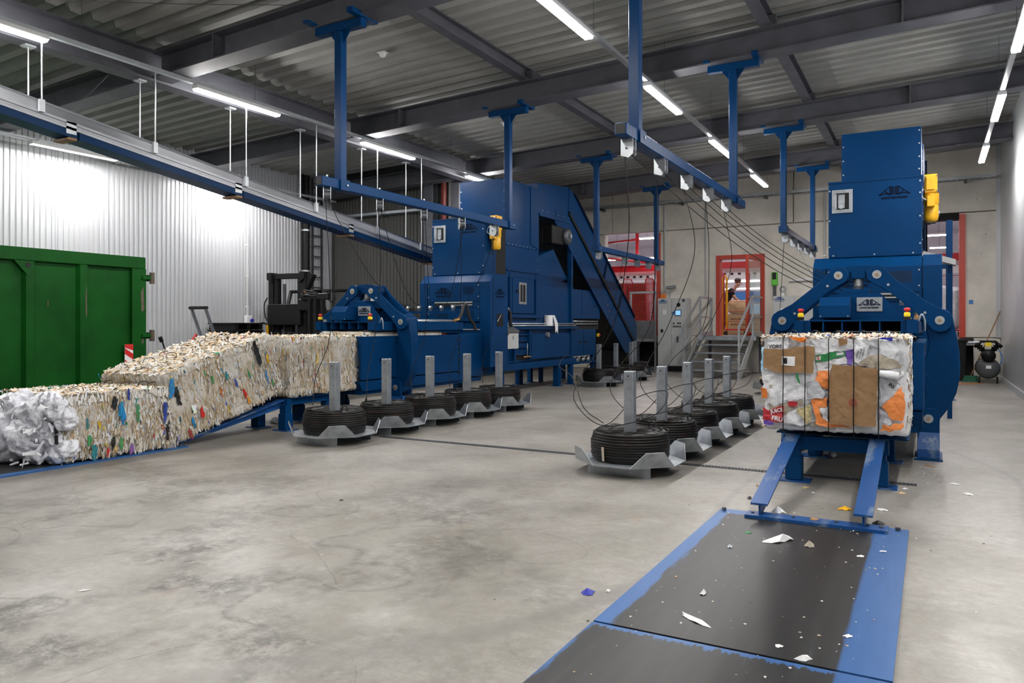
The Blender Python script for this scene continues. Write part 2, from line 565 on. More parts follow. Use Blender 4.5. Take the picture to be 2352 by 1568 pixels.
def tag(o, label, cat, group=None):
    o['label'] = label
    o['category'] = cat
    if group:
        o['group'] = group
    return o
def thing(name, label, cat, loc=(0, 0, 0), rz=0.0, group=None):
    o = bpy.data.objects.new(name, None)
    o.empty_display_size = .1
    COL.objects.link(o)
    o.location = loc
    o.rotation_euler = (0, 0, rz)
    return tag(o, label, cat, group)
def struct(o):
    o['kind'] = 'structure'
    return o
def stuff(o):
    o['kind'] = 'stuff'
    return o
def copy_tree(o, parent=None):
    c = o.copy()
    COL.objects.link(c)
    if parent is not None:
        c.parent = parent
    for ch in list(o.children):
        copy_tree(ch, c)
    return c
def share(o, parent=None, loc=None):
    c = o.copy()
    COL.objects.link(c)
    if parent is not None:
        c.parent = parent
    if loc is not None:
        c.location = loc
    return c
def bez(pts, n=14):
    """Catmull-Rom through the points"""
    P_ = [Vector(p) for p in pts]
    P_ = [P_[0] * 2 - P_[1]] + P_ + [P_[-1] * 2 - P_[-2]]
    out = []
    for i in range(1, len(P_) - 2):
        a, b, c, d = P_[i - 1:i + 3]
        for k in range(n):
            t = k / n
            out.append(.5 * ((2 * b) + (c - a) * t + (2 * a - 5 * b + 4 * c - d) * t * t + (3 * b - a - 3 * c + d) * t ** 3))
    out.append(P_[-2])
    return out
_text_cache = {}
def text(body, size, m, parent, T, name='lettering', bold=0.0, thick=.0012):
    cu = bpy.data.curves.new(name, 'FONT')
    cu.body = body
    cu.size = size
    cu.align_x = 'CENTER'
    cu.align_y = 'CENTER'
    cu.extrude = thick
    cu.offset = bold
    cu.resolution_u = 3
    tmp = bpy.data.objects.new(name + '_tmp', cu)
    COL.objects.link(tmp)
    dg = bpy.context.evaluated_depsgraph_get()
    me = bpy.data.meshes.new_from_object(tmp.evaluated_get(dg))
    bpy.data.objects.remove(tmp)
    bpy.data.curves.remove(cu)
    me.materials.clear()
    me.materials.append(M[m])
    o = bpy.data.objects.new(name, me)
    COL.objects.link(o)
    o.parent = parent
    o.matrix_local = T
    return o
FRONT = Matrix(((1, 0, 0, 0), (0, 0, -1, 0), (0, 1, 0, 0), (0, 0, 0, 1)))     # faces -y
SIDE = Matrix(((0, 0, 1, 0), (1, 0, 0, 0), (0, 1, 0, 0), (0, 0, 0, 1)))       # faces +x
def stroke(mb, a, b, w_, t=.0012):
    a, b = Vector((*a, 0)), Vector((*b, 0))
    d = (b - a).normalized()
    n = Vector((-d.y, d.x, 0)) * w_ / 2
    q = [a + n, a - n, b - n, b + n]
    mb.add([(p.x, p.y, 0) for p in q] + [(p.x, p.y, t) for p in q], [(0, 1, 2, 3)[::-1], (4, 5, 6, 7), (0, 1, 5, 4), (1, 2, 6, 5), (2, 3, 7, 6), (3, 0, 4, 7)])
def logo(parent, T, width, m='navy', word='austropressen', solid=False):
    """two mirrored right triangles with a pair of upright bars over the maker's name"""
    k = width / 2
    w_ = .075 * k if not solid else .10 * k
    mb = MB()
    for s in (-1, 1):
        L_ = [((-1, .04), (-.26, .62)), ((-.26, .62), (-.16, .62)), ((-.16, .62), (-.16, .05)), ((-.26, .62), (-.26, .05)),
              ((-.16, .05), (-.26, .05)), ((-1, .04), (-.55, .14)), ((-.55, .14), (-.3, .05)), ((-.3, .05), (-.62, .33))]
        if s == 1:
            L_ += [((-.07, .62), (-.07, .05))]
        else:
            L_ += [((-.07, .62), (-.07, .05))]
        for a, b in L_:
            stroke(mb, (a[0] * k * -s, a[1] * k), (b[0] * k * -s, b[1] * k), w_)
    o = mb.build('emblem', m, parent)
    o.matrix_local = T
    stuff(o)
    text(word, .3 * k, m, parent, T @ Matrix.Translation((0, -.16 * k, 0)), bold=.010 * k)

# ------------------------------------------------------------------ the hall itself
XL, XR, YF, YB, YI, XI = -13.6, 1.44, -8.0, 21.2, 14.8, -9.9
def beam_z(x):          # underside of the main roof beams, the roof falls to the left
    return 4.62 + .04 * (x + 8.4)
def deck_z(x):
    return beam_z(x) + .54

fl = MB().box(XL - .3, XR + .3, YF - .3, YB + .2, -.2, 0).build('floor', 'floor')
struct(fl)

# corrugated roof sheets, one per bay
ceil_ = bpy.data.objects.new('ceiling', None)
COL.objects.link(ceil_)
struct(ceil_)
ys = [-8.0, -4.85, -1.0, 2.8, 6.62, 10.42, 14.25, 18.1, 21.4]
xs = [XL - .1, -9.2, -5.5, -1.9, XR + .1]
for i in range(len(ys) - 1):
    for j in range(4):
        if ys[i] > 14 and j == 0:
            xa, xb = XI - .1, xs[1]
        else:
            xa, xb = xs[j], xs[j + 1]
        n = round((ys[i + 1] - ys[i]) / .29)
        p = (ys[i + 1] - ys[i]) / n
        prof = []
        for k in range(n):
            y = ys[i] + k * p
            prof += [(y, .0), (y + .43 * p, .0), (y + .55 * p, .12), (y + .88 * p, .12)]
        prof.append((ys[i + 1], 0))
        vs, fs = [], []
        for x in (xa + .004, xb - .004):
            vs += [(x, y, deck_z(x) + z) for y, z in prof]
        k = len(prof)
        fs = [(a, a + 1, k + a + 1, k + a) for a in range(k - 1)]
        vs += [(x, y, deck_z(x) + .16) for x, y in ((xa, ys[i]), (xa, ys[i + 1]), (xb, ys[i]), (xb, ys[i + 1]))]
        b = 2 * k
        fs.append((b, b + 1, b + 3, b + 2))
        MB().add(vs, fs).build('roof_sheet', 'deck', ceil_)

def ibeam(mb, p0, p1, h, b, tf=.018, tw=.011):
    """I section whose underside runs from p0 to p1"""
    p0, p1 = Vector(p0), Vector(p1)
    d = (p1 - p0)
    d.z = 0
    d.normalize()
    n = Vector((-d.y, d.x, 0))
    sec = [(-b / 2, 0), (b / 2, 0), (b / 2, tf), (tw / 2, tf), (tw / 2, h - tf), (b / 2, h - tf), (b / 2, h), (-b / 2, h), (-b / 2, h - tf), (-tw / 2, h - tf), (-tw / 2, tf), (-b / 2, tf)]
    vs = []
    for p in (p0, p1):
        vs += [tuple(p + n * a + Vector((0, 0, z))) for a, z in sec]
    fs = [tuple(range(11, -1, -1)), tuple(range(12, 24))] + [(i, (i + 1) % 12, 12 + (i + 1) % 12, 12 + i) for i in range(12)]
    mb.add(vs, fs)

order = ['behind the camera', 'nearest the camera over the open floor', 'crossing the near hanger posts', 'crossing the far hanger posts of the front rails',
         'crossing the near hanger posts of the rear rails', 'nearest the concrete wall']
for i, y in enumerate(ys[2:8]):
    t = thing('roof_beam', 'wide grey steel roof beam ' + order[i] + ', right of the girder', 'beam', group='main roof beams')
    m_ = MB()
    ibeam(m_, (-9.08, y, beam_z(-9.08)), (XR, y, beam_z(XR)), .34, .30)
    m_.build('profile', 'beam', t)
    for x in (-.3, -7.9):
        for s in (-1, 1):
            MB().box(x - .008, x + .008, y + s * .008, y + s * .146, beam_z(x) + .02, beam_z(x) + .32).build('stiffener', 'beam', t)
    if y < YI:
        t2 = thing('roof_beam', 'short grey steel roof beam ' + order[i] + ', left of the girder', 'beam', group='main roof beams')
        m_ = MB()
        ibeam(m_, (XL, y, beam_z(XL)), (-9.32, y, beam_z(-9.32)), .34, .30)
        m_.build('profile', 'beam', t2)
for x, nm in ((-5.5, 'above the left blue rail'), (-1.9, 'above the right blue rail')):
    t = thing('roof_purlin', 'narrow grey steel purlin on top of the roof beams ' + nm, 'beam', group='roof purlins')
    m_ = MB()
    ibeam(m_, (x, YF, beam_z(x) + .345), (x, YB, beam_z(x) + .345), .19, .15, .014, .009)
    m_.build('profile', 'beam', t)
    for y in ys[2:8]:
        MB().box(x + .02, x + .12, y - .08, y + .08, beam_z(x) + .345, beam_z(x) + .5).build('seat_bracket', 'beam', t)
t = thing('roof_girder', 'long dark steel girder along the roof carrying the threaded rods', 'beam')
m_ = MB()
ibeam(m_, (-9.2, YF, 4.56), (-9.2, YI, 4.56), .42, .24)
m_.build('profile', 'beam', t)

# ribbed sandwich-panel walls
def rib_panel(width, h, rib=.1, dep=.02):
    """panel in the x-z plane facing -y, ribs pressed in"""
    n = round(width / rib)
    p = (width - .012) / n
    prof = [(0.0, .03)]
    for k in range(n):
        a = .006 + k * p
        prof += [(a + .0, dep), (a + .30 * p, dep), (a + .42 * p, 0), (a + .88 * p, 0)]
    prof += [(width - .006, dep), (width, .03)]
    vs = [(x, y, 0) for x, y in prof] + [(x, y, h) for x, y in prof]
    k = len(prof)
    return vs, [(a, a + 1, k + a + 1, k + a) for a in range(k - 1)]
wl = bpy.data.objects.new('wall_left', None)
COL.objects.link(wl)
struct(wl)
MB().box(XL - .25, XL - .03, YF, YI + .1, 0, 5.6).build('panel_core', 'wallwhite', wl)
vs, fs = rib_panel(1.0, 5.4)
first = None
for k in range(23):
    if first is None:
        first = MB().add(vs, fs).build('wall_panel', 'wallwhite', wl)
        o = first
    else:
        o = share(first, wl)
    o.rotation_euler = (0, 0, PI / 2)
    o.location = (XL, YI - k - 1, 0)      # faces +x
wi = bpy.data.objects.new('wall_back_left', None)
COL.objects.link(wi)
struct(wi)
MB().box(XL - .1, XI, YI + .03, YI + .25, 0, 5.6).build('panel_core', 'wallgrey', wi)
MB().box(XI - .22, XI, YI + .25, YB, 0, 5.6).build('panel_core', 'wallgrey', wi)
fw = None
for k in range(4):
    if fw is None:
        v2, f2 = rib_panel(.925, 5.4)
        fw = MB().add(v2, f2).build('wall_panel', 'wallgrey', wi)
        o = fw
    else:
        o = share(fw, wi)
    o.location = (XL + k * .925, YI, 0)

wr = bpy.data.objects.new('wall_right', None)
COL.objects.link(wr)
struct(wr)
MB().box(XR + .03, XR + .25, YF, YB + .25, 0, 5.8).build('panel_core', 'wallright', wr)
fr = None
for k in range(27):
    if fr is None:
        vs = [(0, .03), (.006, .004), (.03, 0), (.25, 0), (.256, .004), (.262, 0), (.52, 0), (.526, .004), (.532, 0), (.80, 0), (.806, .004), (.812, 0), (1.05, 0), (1.074, .004), (1.08, .03)]
        n = len(vs)
        fr = MB().add([(x, y, 0) for x, y in vs] + [(x, y, 5.6) for x, y in vs], [(a, a + 1, n + a + 1, n + a) for a in range(n - 1)]).build('wall_panel', 'wallright', wr)
        o = fr
    else:
        o = share(fr, wr)
    o.rotation_euler = (0, 0, -PI / 2)
    o.location = (XR, YB - k * 1.08, 0)
struct(MB().prism([(XR - .05, 0), (XR, 0), (XR, .12), (XR - .02, .1)], 'y', YF, YB).build('baseboard_right', 'wallright'))
struct(MB().box(XR - .09, XR, YB - .05, YB, 1.0, 5.6).build('trim_1', 'wallwhite'))
struct(MB().box(XL - .1, XR + .2, YF - .2, YF, 0, 5.6).build('wall_front', 'wallgrey'))

# concrete back wall with three openings on the loading-dock level
wb = bpy.data.objects.new('wall_back', None)
COL.objects.link(wb)
struct(wb)
Y0, Y1 = YB, YB + .25
def cpanel(*a):
    return MB().box(*a).build('concrete_panel', 'concrete', wb, bevel=.012)
cpanel(XI, -8.365, Y0, Y1, 4.025, 5.9)
cpanel(-8.335, -3.215, Y0, Y1, 4.025, 5.9)
cpanel(-3.185, XR, Y0, Y1, 4.025, 5.9)
cpanel(XI, -8.56, Y0, Y1, 1.0, 4.0)
MB().prism([(-6.9, 1.0), (-5.24, 1.0), (-5.24, 3.23), (-3.93, 3.23), (-3.93, 1.0), (-1.3, 1.0), (-1.3, 4.0), (-6.9, 4.0)], 'y', Y0, Y1).build('concrete_panel', 'concrete', wb)
cpanel(.71, XR, Y0, Y1, 1.0, 4.0)
cpanel(XI, -7.75, Y0, Y1, 0, .985)
cpanel(-6.9, -1.2, Y0, Y1, 0, .985)
cpanel(.9, XR, Y0, Y1, 0, .985)
struct(MB().box(-7.8, -6.85, Y0 + .9, Y0 + .95, 0, 1.0).build('dock_shade_1', 'void'))  # black sheet paints the dark depth of the left dock recess
struct(MB().box(-1.25, .95, Y0 + .9, Y0 + .95, 0, 1.0).build('dock_shade_2', 'void'))  # same painted darkness for the right dock recess
# red steel reveals of the two gates
struct(MB().box(-6.96, -6.84, Y0 - .03, Y1 + .03, 1.0, 3.97).build('trim_4', 'redframe'))
struct(MB().box(.60, .73, Y0 - .04, Y1 + .04, 1.0, 3.97).build('trim_5', 'redframe'))
struct(MB().box(-1.3, .60, Y0 + .02, Y1 + .1, 3.86, 4.0).build('trim_6', 'void'))

# glazed red door and frame
dr = bpy.data.objects.new('door_1', None)
COL.objects.link(dr)
struct(dr)
MB().box(-5.24, -5.14, Y0 - .03, Y1, 1.0, 3.23).build('frame_post', 'redframe', dr)
MB().box(-4.03, -3.93, Y0 - .03, Y1, 1.0, 3.23).build('frame_post', 'redframe', dr)
MB().box(-5.14, -4.03, Y0 - .03, Y1, 3.12, 3.23).build('frame_head', 'redframe', dr)
leaf = bpy.data.objects.new('door_leaf', None)
COL.objects.link(leaf)
leaf.parent = dr
leaf.location = (-4.02, Y0 - .04, 1.02)
leaf.rotation_euler = (0, 0, math.radians(80))
for a in ((-1.08, -.98, 0, 2.1), (-.10, 0, 0, 2.1), (-.98, -.10, 0, .1), (-.98, -.10, 2.0, 2.1)):
    MB().box(a[0], a[1], -.05, 0, a[2], a[3]).build('leaf_rail', 'redframe', leaf, bevel=.004)
MB().box(-.98, -.10, -.03, -.02, .1, 2.0).build('pane', 'glass', leaf)
MB().cyl((-1.03, -.05, 1.0), (-1.03, -.1, 1.0), .012).build('door_handle', 'zinc', leaf)

# ------------------------------------------------------------------ light rows
def light_row(x, z, starts, y0, y1, where, m='lampw', hang=None):
    t = thing('light_trunking', 'slim pale light trunking rail ' + where, 'light rail', group='light trunking rails')
    MB().box(x - .03, x + .03, y0, y1, z + .055, z + .105).build('rail', 'zinc', t)
    y = y0 + .3
    while y < y1:
        MB().cyl((x, y, z + .105), (x, y, deck_z(x) - .005), .003, seg=5).build('suspension_wire', 'steel', t)
        y += 2.6
    return t
def luminaire(x, z, y, label, m):
    t = thing('strip_light', label, 'light', (x, y, z), group='lit strip lights')
    MB().prism([(-.05, .055), (-.056, .012), (-.052, .004), (.052, .004), (.056, .012), (.05, .055)], 'y', 0, 1.5).build('housing', 'white', t)
    dz = .0 if m == 'lampwall' else -.022
    MB().add([(-.05, .01, .002), (.05, .01, .002), (.05, 1.49, .002), (-.05, 1.49, .002), (-.044, .015, dz), (.044, .015, dz), (.044, 1.485, dz), (-.044, 1.485, dz)],
             [(4, 7, 6, 5), (0, 1, 2, 3), (0, 4, 5, 1), (1, 5, 6, 2), (2, 6, 7, 3), (3, 7, 4, 0)]).build('diffuser', m, t)
nth = ['first', 'second', 'third', 'fourth', 'fifth', 'sixth', 'seventh', 'eighth']
ROWS = [(-8.72, 4.5, [0.05, 3.40, 6.86, 10.3, 13.72], YF, 15.2, 'in front of the dark girder on the left', 'lampw'),
        (-3.33, 4.5, [-.5, 2.9, 6.28, 9.72, 13.13, 16.6], YF, 18.4, 'over the middle aisle', 'lampw'),
        (.87, 4.5, [-1.2, 2.2, 5.65, 9.08, 12.5, 15.95], YF, 17.6, 'beside the right wall', 'lampw'),
        (-13.05, 4.3, [.2, 3.65, 7.08, 10.5], YF, 14.4, 'beside the white wall on the left', 'lampwall')]
for x, z, st, y0, y1, where, m in ROWS:
    light_row(x, z, st, y0, y1, where)
    for i, y in enumerate(st):
        luminaire(x, z, y, '%s lit strip light, row %s' % (nth[i], where), m)

# cable tray on the concrete wall with conduits
t = thing('cable_tray', 'perforated galvanised cable tray running along the concrete wall', 'cable tray')
MB().box(-9.6, XR - .1, 20.86, 20.865, 4.76, 4.83).build('side_rail', 'zinc', t)
MB().box(-9.6, XR - .1, 21.1, 21.105, 4.76, 4.83).build('side_rail', 'zinc', t)
m_ = MB()
x = -9.6
while x < XR - .12:
    m_.box(x, x + .02, 20.865, 21.1, 4.76, 4.764)
    x += .055
stuff(m_.build('rungs', 'zinc', t))
for x in (-8.6, -6.2, -3.9, -1.6, .7):
    MB().box(x, x + .05, 20.85, YB, 4.70, 4.76).build('bracket', 'steel', t)
for x, z0, lab in ((-6.71, 2.25, 'pale vertical conduit dropping to the grey control cabinet'), (-5.52, 2.1, 'pale vertical conduit beside the red door frame'), (-2.42, 1.7, 'pale vertical conduit next to the right press hopper')):
    c = thing('conduit', lab, 'conduit', group='wall conduits')
    MB().cyl((x, YB - .03, z0), (x, YB - .03, 4.75), .022, seg=8).build('pipe', 'cabinet', c)
    for z in (z0 + .4, z0 + 1.4):
        MB().box(x - .03, x + .03, YB - .06, YB, z, z + .02).build('clip', 'zinc', c)
c = thing('conduit', 'pale horizontal conduit running into the right press above the second cabinet', 'conduit', group='wall conduits')
MB().cyl((-3.3, YB - .06, 2.48), (-2.0, YB - .06, 2.50), .035, seg=10).build('pipe', 'white', c)
MB().box(-2.62, -2.58, YB - .12, YB, 2.43, 2.47).build('clip', 'zinc', c)
# thin overhead guy wires
for pts, lab in (((( -9.2, 4.4, 4.93), (-6.4, 6.45, 5.0)), 'thin steel wire across the roof beside the near left hanger'),
                 (((-13.2, 7.2, 4.35), (-9.4, 6.1, 4.6)), 'thin dark cable under the roof sheets left of the girder')):
    tag(MB().tube(bez([pts[0], ((Vector(pts[0]) + Vector(pts[1])) / 2 - Vector((0, 0, .03))), pts[1]]), .005, 5).build('guy_wire', 'steel'), lab, 'wire')
for x, y, lab in ((-6.9, 8.6, 'white smoke detector on the roof sheets near the left rail'), (-2.05, 11.4, 'white smoke detector on the roof sheets beside the right hanger'), (-7.2, 12.7, 'white smoke detector on the roof sheets above the left hopper')):
    d_ = thing('smoke_detector', lab, 'detector', (x, y, deck_z(x)), group='smoke detectors')
    MB().lathe([(0, -.065), (.03, -.065), (.045, -.05), (.05, -.02), (.05, 0), (0, 0)], seg=16).build('head', 'white', d_)
    MB().box(-.07, .07, -.05, .05, -.01, 0).build('base', 'white', d_)

# ------------------------------------------------------------------ baling presses
def circ(cx, cz, r, a0, a1, n=10):
    return [(cx + r * math.cos(math.radians(a0 + (a1 - a0) * i / n)), cz + r * math.sin(math.radians(a0 + (a1 - a0) * i / n))) for i in range(n + 1)]
def flip(p):
    return [(-a, b) for a, b in p]
ARM = [(.585, 1.33), (.625, 1.42)] + circ(.725, 1.345, .115, 110, 20, 6) + [(.868, 1.20), (.890, 1.05), (.898, .90), (.890, .77), (.865, .64), (.82, .53), (.765, .44)] + circ(.63, .39, .1, 0, -180, 8) + [(.545, .47), (.575, .54), (.605, .62), (.57, .74), (.545, .84), (.575, .93), (.615, 1.02), (.635, 1.12), (.61, 1.24)]
def link_poly():
    # from the shoulder pivot to the head pivot, widening into round eyes
    a, b = Vector((.725, 1.345)), Vector((.178, 1.805))
    d = (b - a).normalized()
    n = Vector((-d.y, d.x))
    out = []
    ang = math.degrees(math.atan2(-d.y, -d.x))
    for p in circ(a.x, a.y, .112, ang - 80, ang + 80, 10):
        out.append(p)
    m1, m2 = a.lerp(b, .26), a.lerp(b, .76)
    out += [tuple(m1 - n * .070), tuple(m2 - n * .066)]
    for p in circ(b.x, b.y, .095, ang + 100, ang + 260, 10):
        out.append(p)
    out += [tuple(m2 + n * .066), tuple(m1 + n * .070)]
    return out
LINK = link_poly()

def bolts(pts, parent, r=.011, axis='y', m='zinc', d=.008, name='panel_bolts'):
    mb = MB()
    for p in pts:
        p = Vector(p)
        e = Vector((0, -d, 0)) if axis == 'y' else Vector((d, 0, 0))
        mb.cyl(p, p + e, r, seg=6, smooth=False)
    return stuff(mb.build(name, m, parent))

def window_unit(parent, x0, x1, z0, z1, y, axis='y'):
    """steel frame around a polycarbonate window with a mechanism behind"""
    f = .045
    fr_ = MB()
    if axis == 'y':
        P = lambda a, b, c, d, t0, t1: fr_.box(a, b, y - t1, y - t0, c, d)
    else:
        P = lambda a, b, c, d, t0, t1: fr_.box(y + t0, y + t1, a, b, c, d)
    P(x0, x0 + f, z0, z1, 0, .012)
    P(x1 - f, x1, z0, z1, 0, .012)
    P(x0 + f, x1 - f, z0, z0 + f, 0, .012)
    P(x0 + f, x1 - f, z1 - f, z1, 0, .012)
    w_ = fr_.build('window_frame', 'galv', parent)
    g = MB()
    if axis == 'y':
        g.box(x0 + f, x1 - f, y - .004, y - .001, z0 + f, z1 - f)
    else:
        g.box(y + .001, y + .004, x0 + f, x1 - f, z0 + f, z1 - f)
    g.build('pane', 'black', w_)
    cx, cz = (x0 + x1) / 2, (z0 + z1) / 2
    mm = MB()
    if axis == 'y':
        mm.box(cx - .05, cx + .03, y - .010, y - .004, cz - .09, cz + .09)
        mm.build('slide', 'galv', w_)
        MB().cyl((cx - .01, y - .004, cz - .07), (cx - .01, y - .014, cz - .07), .03, seg=12).build('roller', 'zinc', w_)
        MB().box(cx - .085, cx - .07, y - .010, y - .004, z0 + f + .01, z1 - f - .01).build('guide_rod', 'zinc', w_)
    else:
        mm.box(y + .004, y + .008, cx - .01, cx + .01, z0 + f, z1 - f)
        mm.build('slide', 'galv', w_)
    return w_

def louvre(parent, x0, x1, z0, z1, y, n=9, m='black'):
    mb = MB()
    w_ = (x1 - x0) / n
    for k in range(n):
        a = x0 + k * w_
        mb.add([(a, y - .002, z1), (a + w_ * .45, y - .002, z1), (a + w_ * 1.25, y - .002, z0), (a + w_ * .8, y - .002, z0)], [(0, 3, 2, 1)])
    return stuff(mb.build('vent_slots', m, parent))

def gear_motor(parent, x, y, z0, z1):
    """yellow helical gear motor standing on end: gearbox on top, terminal box, round motor below"""
    h = z1 - z0
    g = MB().box(x - .01, x + .14, y, y + .2, z0 + .60 * h, z1).build('gearbox', 'gearyel', parent, bevel=.015, seg=2)
    MB().box(x + .01, x + .11, y - .02, y, z0 + .66 * h, z1 - .03).build('gearbox_cover', 'gearyel', g, bevel=.006)
    bolts([(x + .0, y, z1 - .03), (x + .13, y, z1 - .03), (x + .0, y, z0 + .64 * h), (x + .13, y, z0 + .64 * h)], g, .008, m='steel')
    MB().lathe([(0, 0), (.05, 0), (.075, .02), (.082, .06), (.082, .34 * h), (.075, .36 * h), (.09, .38 * h), (.09, .60 * h)], (x + .07, y + .1, z0), 20).build('motor', 'gearyel', g)
    MB().box(x + .02, x + .11, y - .06, y + .03, z0 + .30 * h, z0 + .52 * h).build('terminal_box', 'gearyel', g, bevel=.008)
    MB().tube(bez([(x + .02, y - .03, z0 + .44 * h), (x - .03, y - .05, z0 + .5 * h), (x - .04, y - .02, z0 + .62 * h), (x - .02, y + .02, z0 + .7 * h)], 8), .008, 6).build('cable', 'cabinet', g)
    return g

def build_press(label, C, dy, kind):
    t = thing('baling_press', label, 'press', (C, dy, 0), group='blue channel baling presses')
    B = 'blue'
    # --- bale channel
    MB().box(-.55, .55, 7.7, 10.9, .33, .395).build('channel_floor', B, t)
    for s in (-1, 1):
        w_ = MB().prism([(7.66, .53), (7.66, 1.135), (10.12, 1.135), (10.12, .53)], 'x', s * .50, s * .60).build('channel_wall', B, t, bevel=.02, seg=2)
        MB().box(s * .49, s * .605, 7.66, 10.12, 1.12, 1.14).build('wall_cap', B, w_)
        MB().prism([(7.7, .38), (7.62, .52), (10.2, .52), (10.2, .38)], 'x', s * .44, s * .585).build('channel_sill', B, t)
        MB().box(s * .60, s * .63, 8.05, 8.30, .80, .825).build('side_step', B, t)
        MB().box(s * .40, s * .55, 8.02, 10.32, 1.215, 1.345).build('top_side_beam', B, t, bevel=.006)
        m_ = MB().box(s * .505, s * .59, 10.14, 10.26, .40, 1.16)
        m_.build('tooth_column', B, t)
        for k in range(6):
            MB().box(s * .51, s * .596, 10.10, 10.15, .50 + k * .105, .55 + k * .105).build('tooth', 'black', t)
        MB().box(s * .45, s * .58, 10.26, 10.9, .42, 1.16).build('channel_neck', B, t)
    MB().box(-.40, .40, 8.02, 8.6, 1.335, 1.347).build('top_plate', B, t)
    for x in (-.545, -.29, -.118, .044, .214, .48):
        MB().box(x, x + .014, 8.03, 8.55, 1.235, 1.335).build('top_rib', B, t)
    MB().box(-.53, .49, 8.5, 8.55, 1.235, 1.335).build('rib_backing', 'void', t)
    MB().box(-.55, -.46, 7.98, 8.05, 1.225, 1.345).build('end_block', B, t)
    MB().box(.45, .54, 7.98, 8.05, 1.225, 1.345).build('end_block', B, t)
    # --- press bridge, cover box, name plate
    MB().prism([(-.45, 1.345), (.46, 1.345), (.20, 1.62), (-.17, 1.62)], 'y', 8.30, 8.33).build('bridge_plate', B, t)
    MB().prism([(-.45, 1.345), (.46, 1.345), (.20, 1.62), (-.17, 1.62)], 'y', 8.66, 8.69).build('bridge_plate', B, t)
    MB().box(-.17, .20, 8.33, 8.66, 1.55, 1.62).build('bridge_block', B, t)
    cb = MB().prism([(8.06, 1.372), (8.06, 1.49), (8.13, 1.575), (8.30, 1.575), (8.30, 1.372)], 'x', -.325, -.045).build('cover_box', B, t, bevel=.004)
    bolts([(-.31, 8.06, 1.385), (-.06, 8.06, 1.385)], cb, .007)
    npl = MB().box(.0, .232, 8.292, 8.30, 1.435, 1.575).build('name_plate', 'galv', t)
    logo(npl, Matrix.Translation((.116, 8.291, 1.49)) @ FRONT, .2)
    bolts([(.012, 8.292, 1.447), (.22, 8.292, 1.447), (.012, 8.292, 1.563), (.22, 8.292, 1.563)], npl, .006)
    MB().box(-.13, .11, 8.34, 8.64, 1.62, 1.662).build('cylinder_flange', B, t, bevel=.004)
    MB().cyl((-.002, 8.5, 1.66), (-.002, 8.5, 1.78), .042, seg=20).build('piston_rod', 'zinc', t)
    MB().cyl((-.002, 8.5, 1.665), (-.002, 8.5, 1.70), .05, seg=20).build('rod_seal', 'steel', t)
    # --- cross head, links, arms, feet
    hp = circ(.178, 1.805, .09, -60, 62, 8) + [(.07, 1.91), (-.07, 1.91)] + circ(-.178, 1.805, .09, 118, 240, 8) + [(-.08, 1.765), (-.075, 1.84), (.075, 1.84), (.08, 1.765)]
    MB().prism(hp, 'y', 8.44, 8.58).build('cross_head', B, t, bevel=.004)
    MB().box(-.07, .07, 8.44, 8.56, 1.77, 1.845).build('rod_clevis', B, t, bevel=.006)
    for s in (-1, 1):
        arm = MB().prism(ARM if s == 1 else flip(ARM), 'y', 8.42, 8.60).build('press_arm', B, t, bevel=.010)
        lk = LINK if s == 1 else flip(LINK)
        l1 = MB().prism(lk, 'y', 8.37, 8.415).build('link_plate', B, t, bevel=.004)
        l2 = MB().prism(lk, 'y', 8.605, 8.65).build('link_plate', B, t, bevel=.004)
        for (px, pz) in ((.725, 1.345), (.178, 1.805)):
            pn = MB().cyl((s * px, 8.362, pz), (s * px, 8.66, pz), .042, seg=24).build('pivot_pin', 'zinc', t)
            MB().cyl((s * px, 8.352, pz), (s * px, 8.362, pz), .014, seg=6, smooth=False).build('pin_bolt', 'copper', pn)
        bolts([(s * .60, 8.37, 1.42), (s * .28, 8.37, 1.70)], l1, .014)
        # foot
        fp = [(.535, .0), (.725, .0), (.725, .42)] + circ(.655, .42, .07, 0, 90, 5) + [(.535, .49)]
        ft = MB().prism(fp if s == 1 else flip(fp), 'y', 8.37, 8.405).build('foot_plate', B, t, bevel=.003)
        MB().prism(fp if s == 1 else flip(fp), 'y', 8.615, 8.65).build('foot_plate', B, t, bevel=.003)
        MB().prism([(8.30, .015), (8.30, .10), (8.37, .26), (8.65, .26), (8.72, .10), (8.72, .015)], 'x', s * .535, s * .725).build('foot_wedge', 'bluew', t, bevel=.004)
        MB().box(s * .51, s * .75, 8.24, 8.78, 0, .015).build('sole_plate', B, t)
        pn = MB().cyl((s * .63, 8.36, .39), (s * .63, 8.66, .39), .042, seg=24).build('pivot_pin', 'zinc', t)
        MB().cyl((s * .63, 8.35, .39), (s * .63, 8.36, .39), .014, seg=6, smooth=False).build('pin_bolt', 'copper', pn)
        MB().box(s * .40, s * .54, 8.42, 8.6, .30, .44).build('foot_bracket', B, t)
    # --- emergency stop buttons
    for x in (-.49, .455):
        e = MB().box(x - .028, x + .028, 7.99, 8.045, 1.375, 1.42).build('emergency_button', 'yellow', t, bevel=.012, seg=2)
        MB().box(x - .028, x + .028, 7.992, 8.043, 1.347, 1.376).build('button_base', 'black', e)
        MB().lathe([(.012, 0), (.014, .012), (.026, .016), (.03, .03), (.024, .042), (.0, .047)], (x, 8.017, 1.418), 16).build('button_cap', 'red', e)
    # --- pipes on top of the channel
    for s in (-1, 1):
        MB().tube([(s * .44, 8.75, 1.375), (s * .44, 10.15, 1.375)], .013, 8).build('hydraulic_pipe', 'zinc', t)
        MB().tube([(s * .50, 8.75, 1.36), (s * .50, 10.2, 1.36)], .010, 8).build('hydraulic_pipe', 'zinc', t)
    MB().box(-.4, .4, 8.7, 10.3, 1.335, 1.40).build('channel_lid', B, t)
    MB().cyl((.5, 10.12, 1.37), (.5, 10.28, 1.40), .028, seg=10).build('pipe_fitting', 'copper', t)
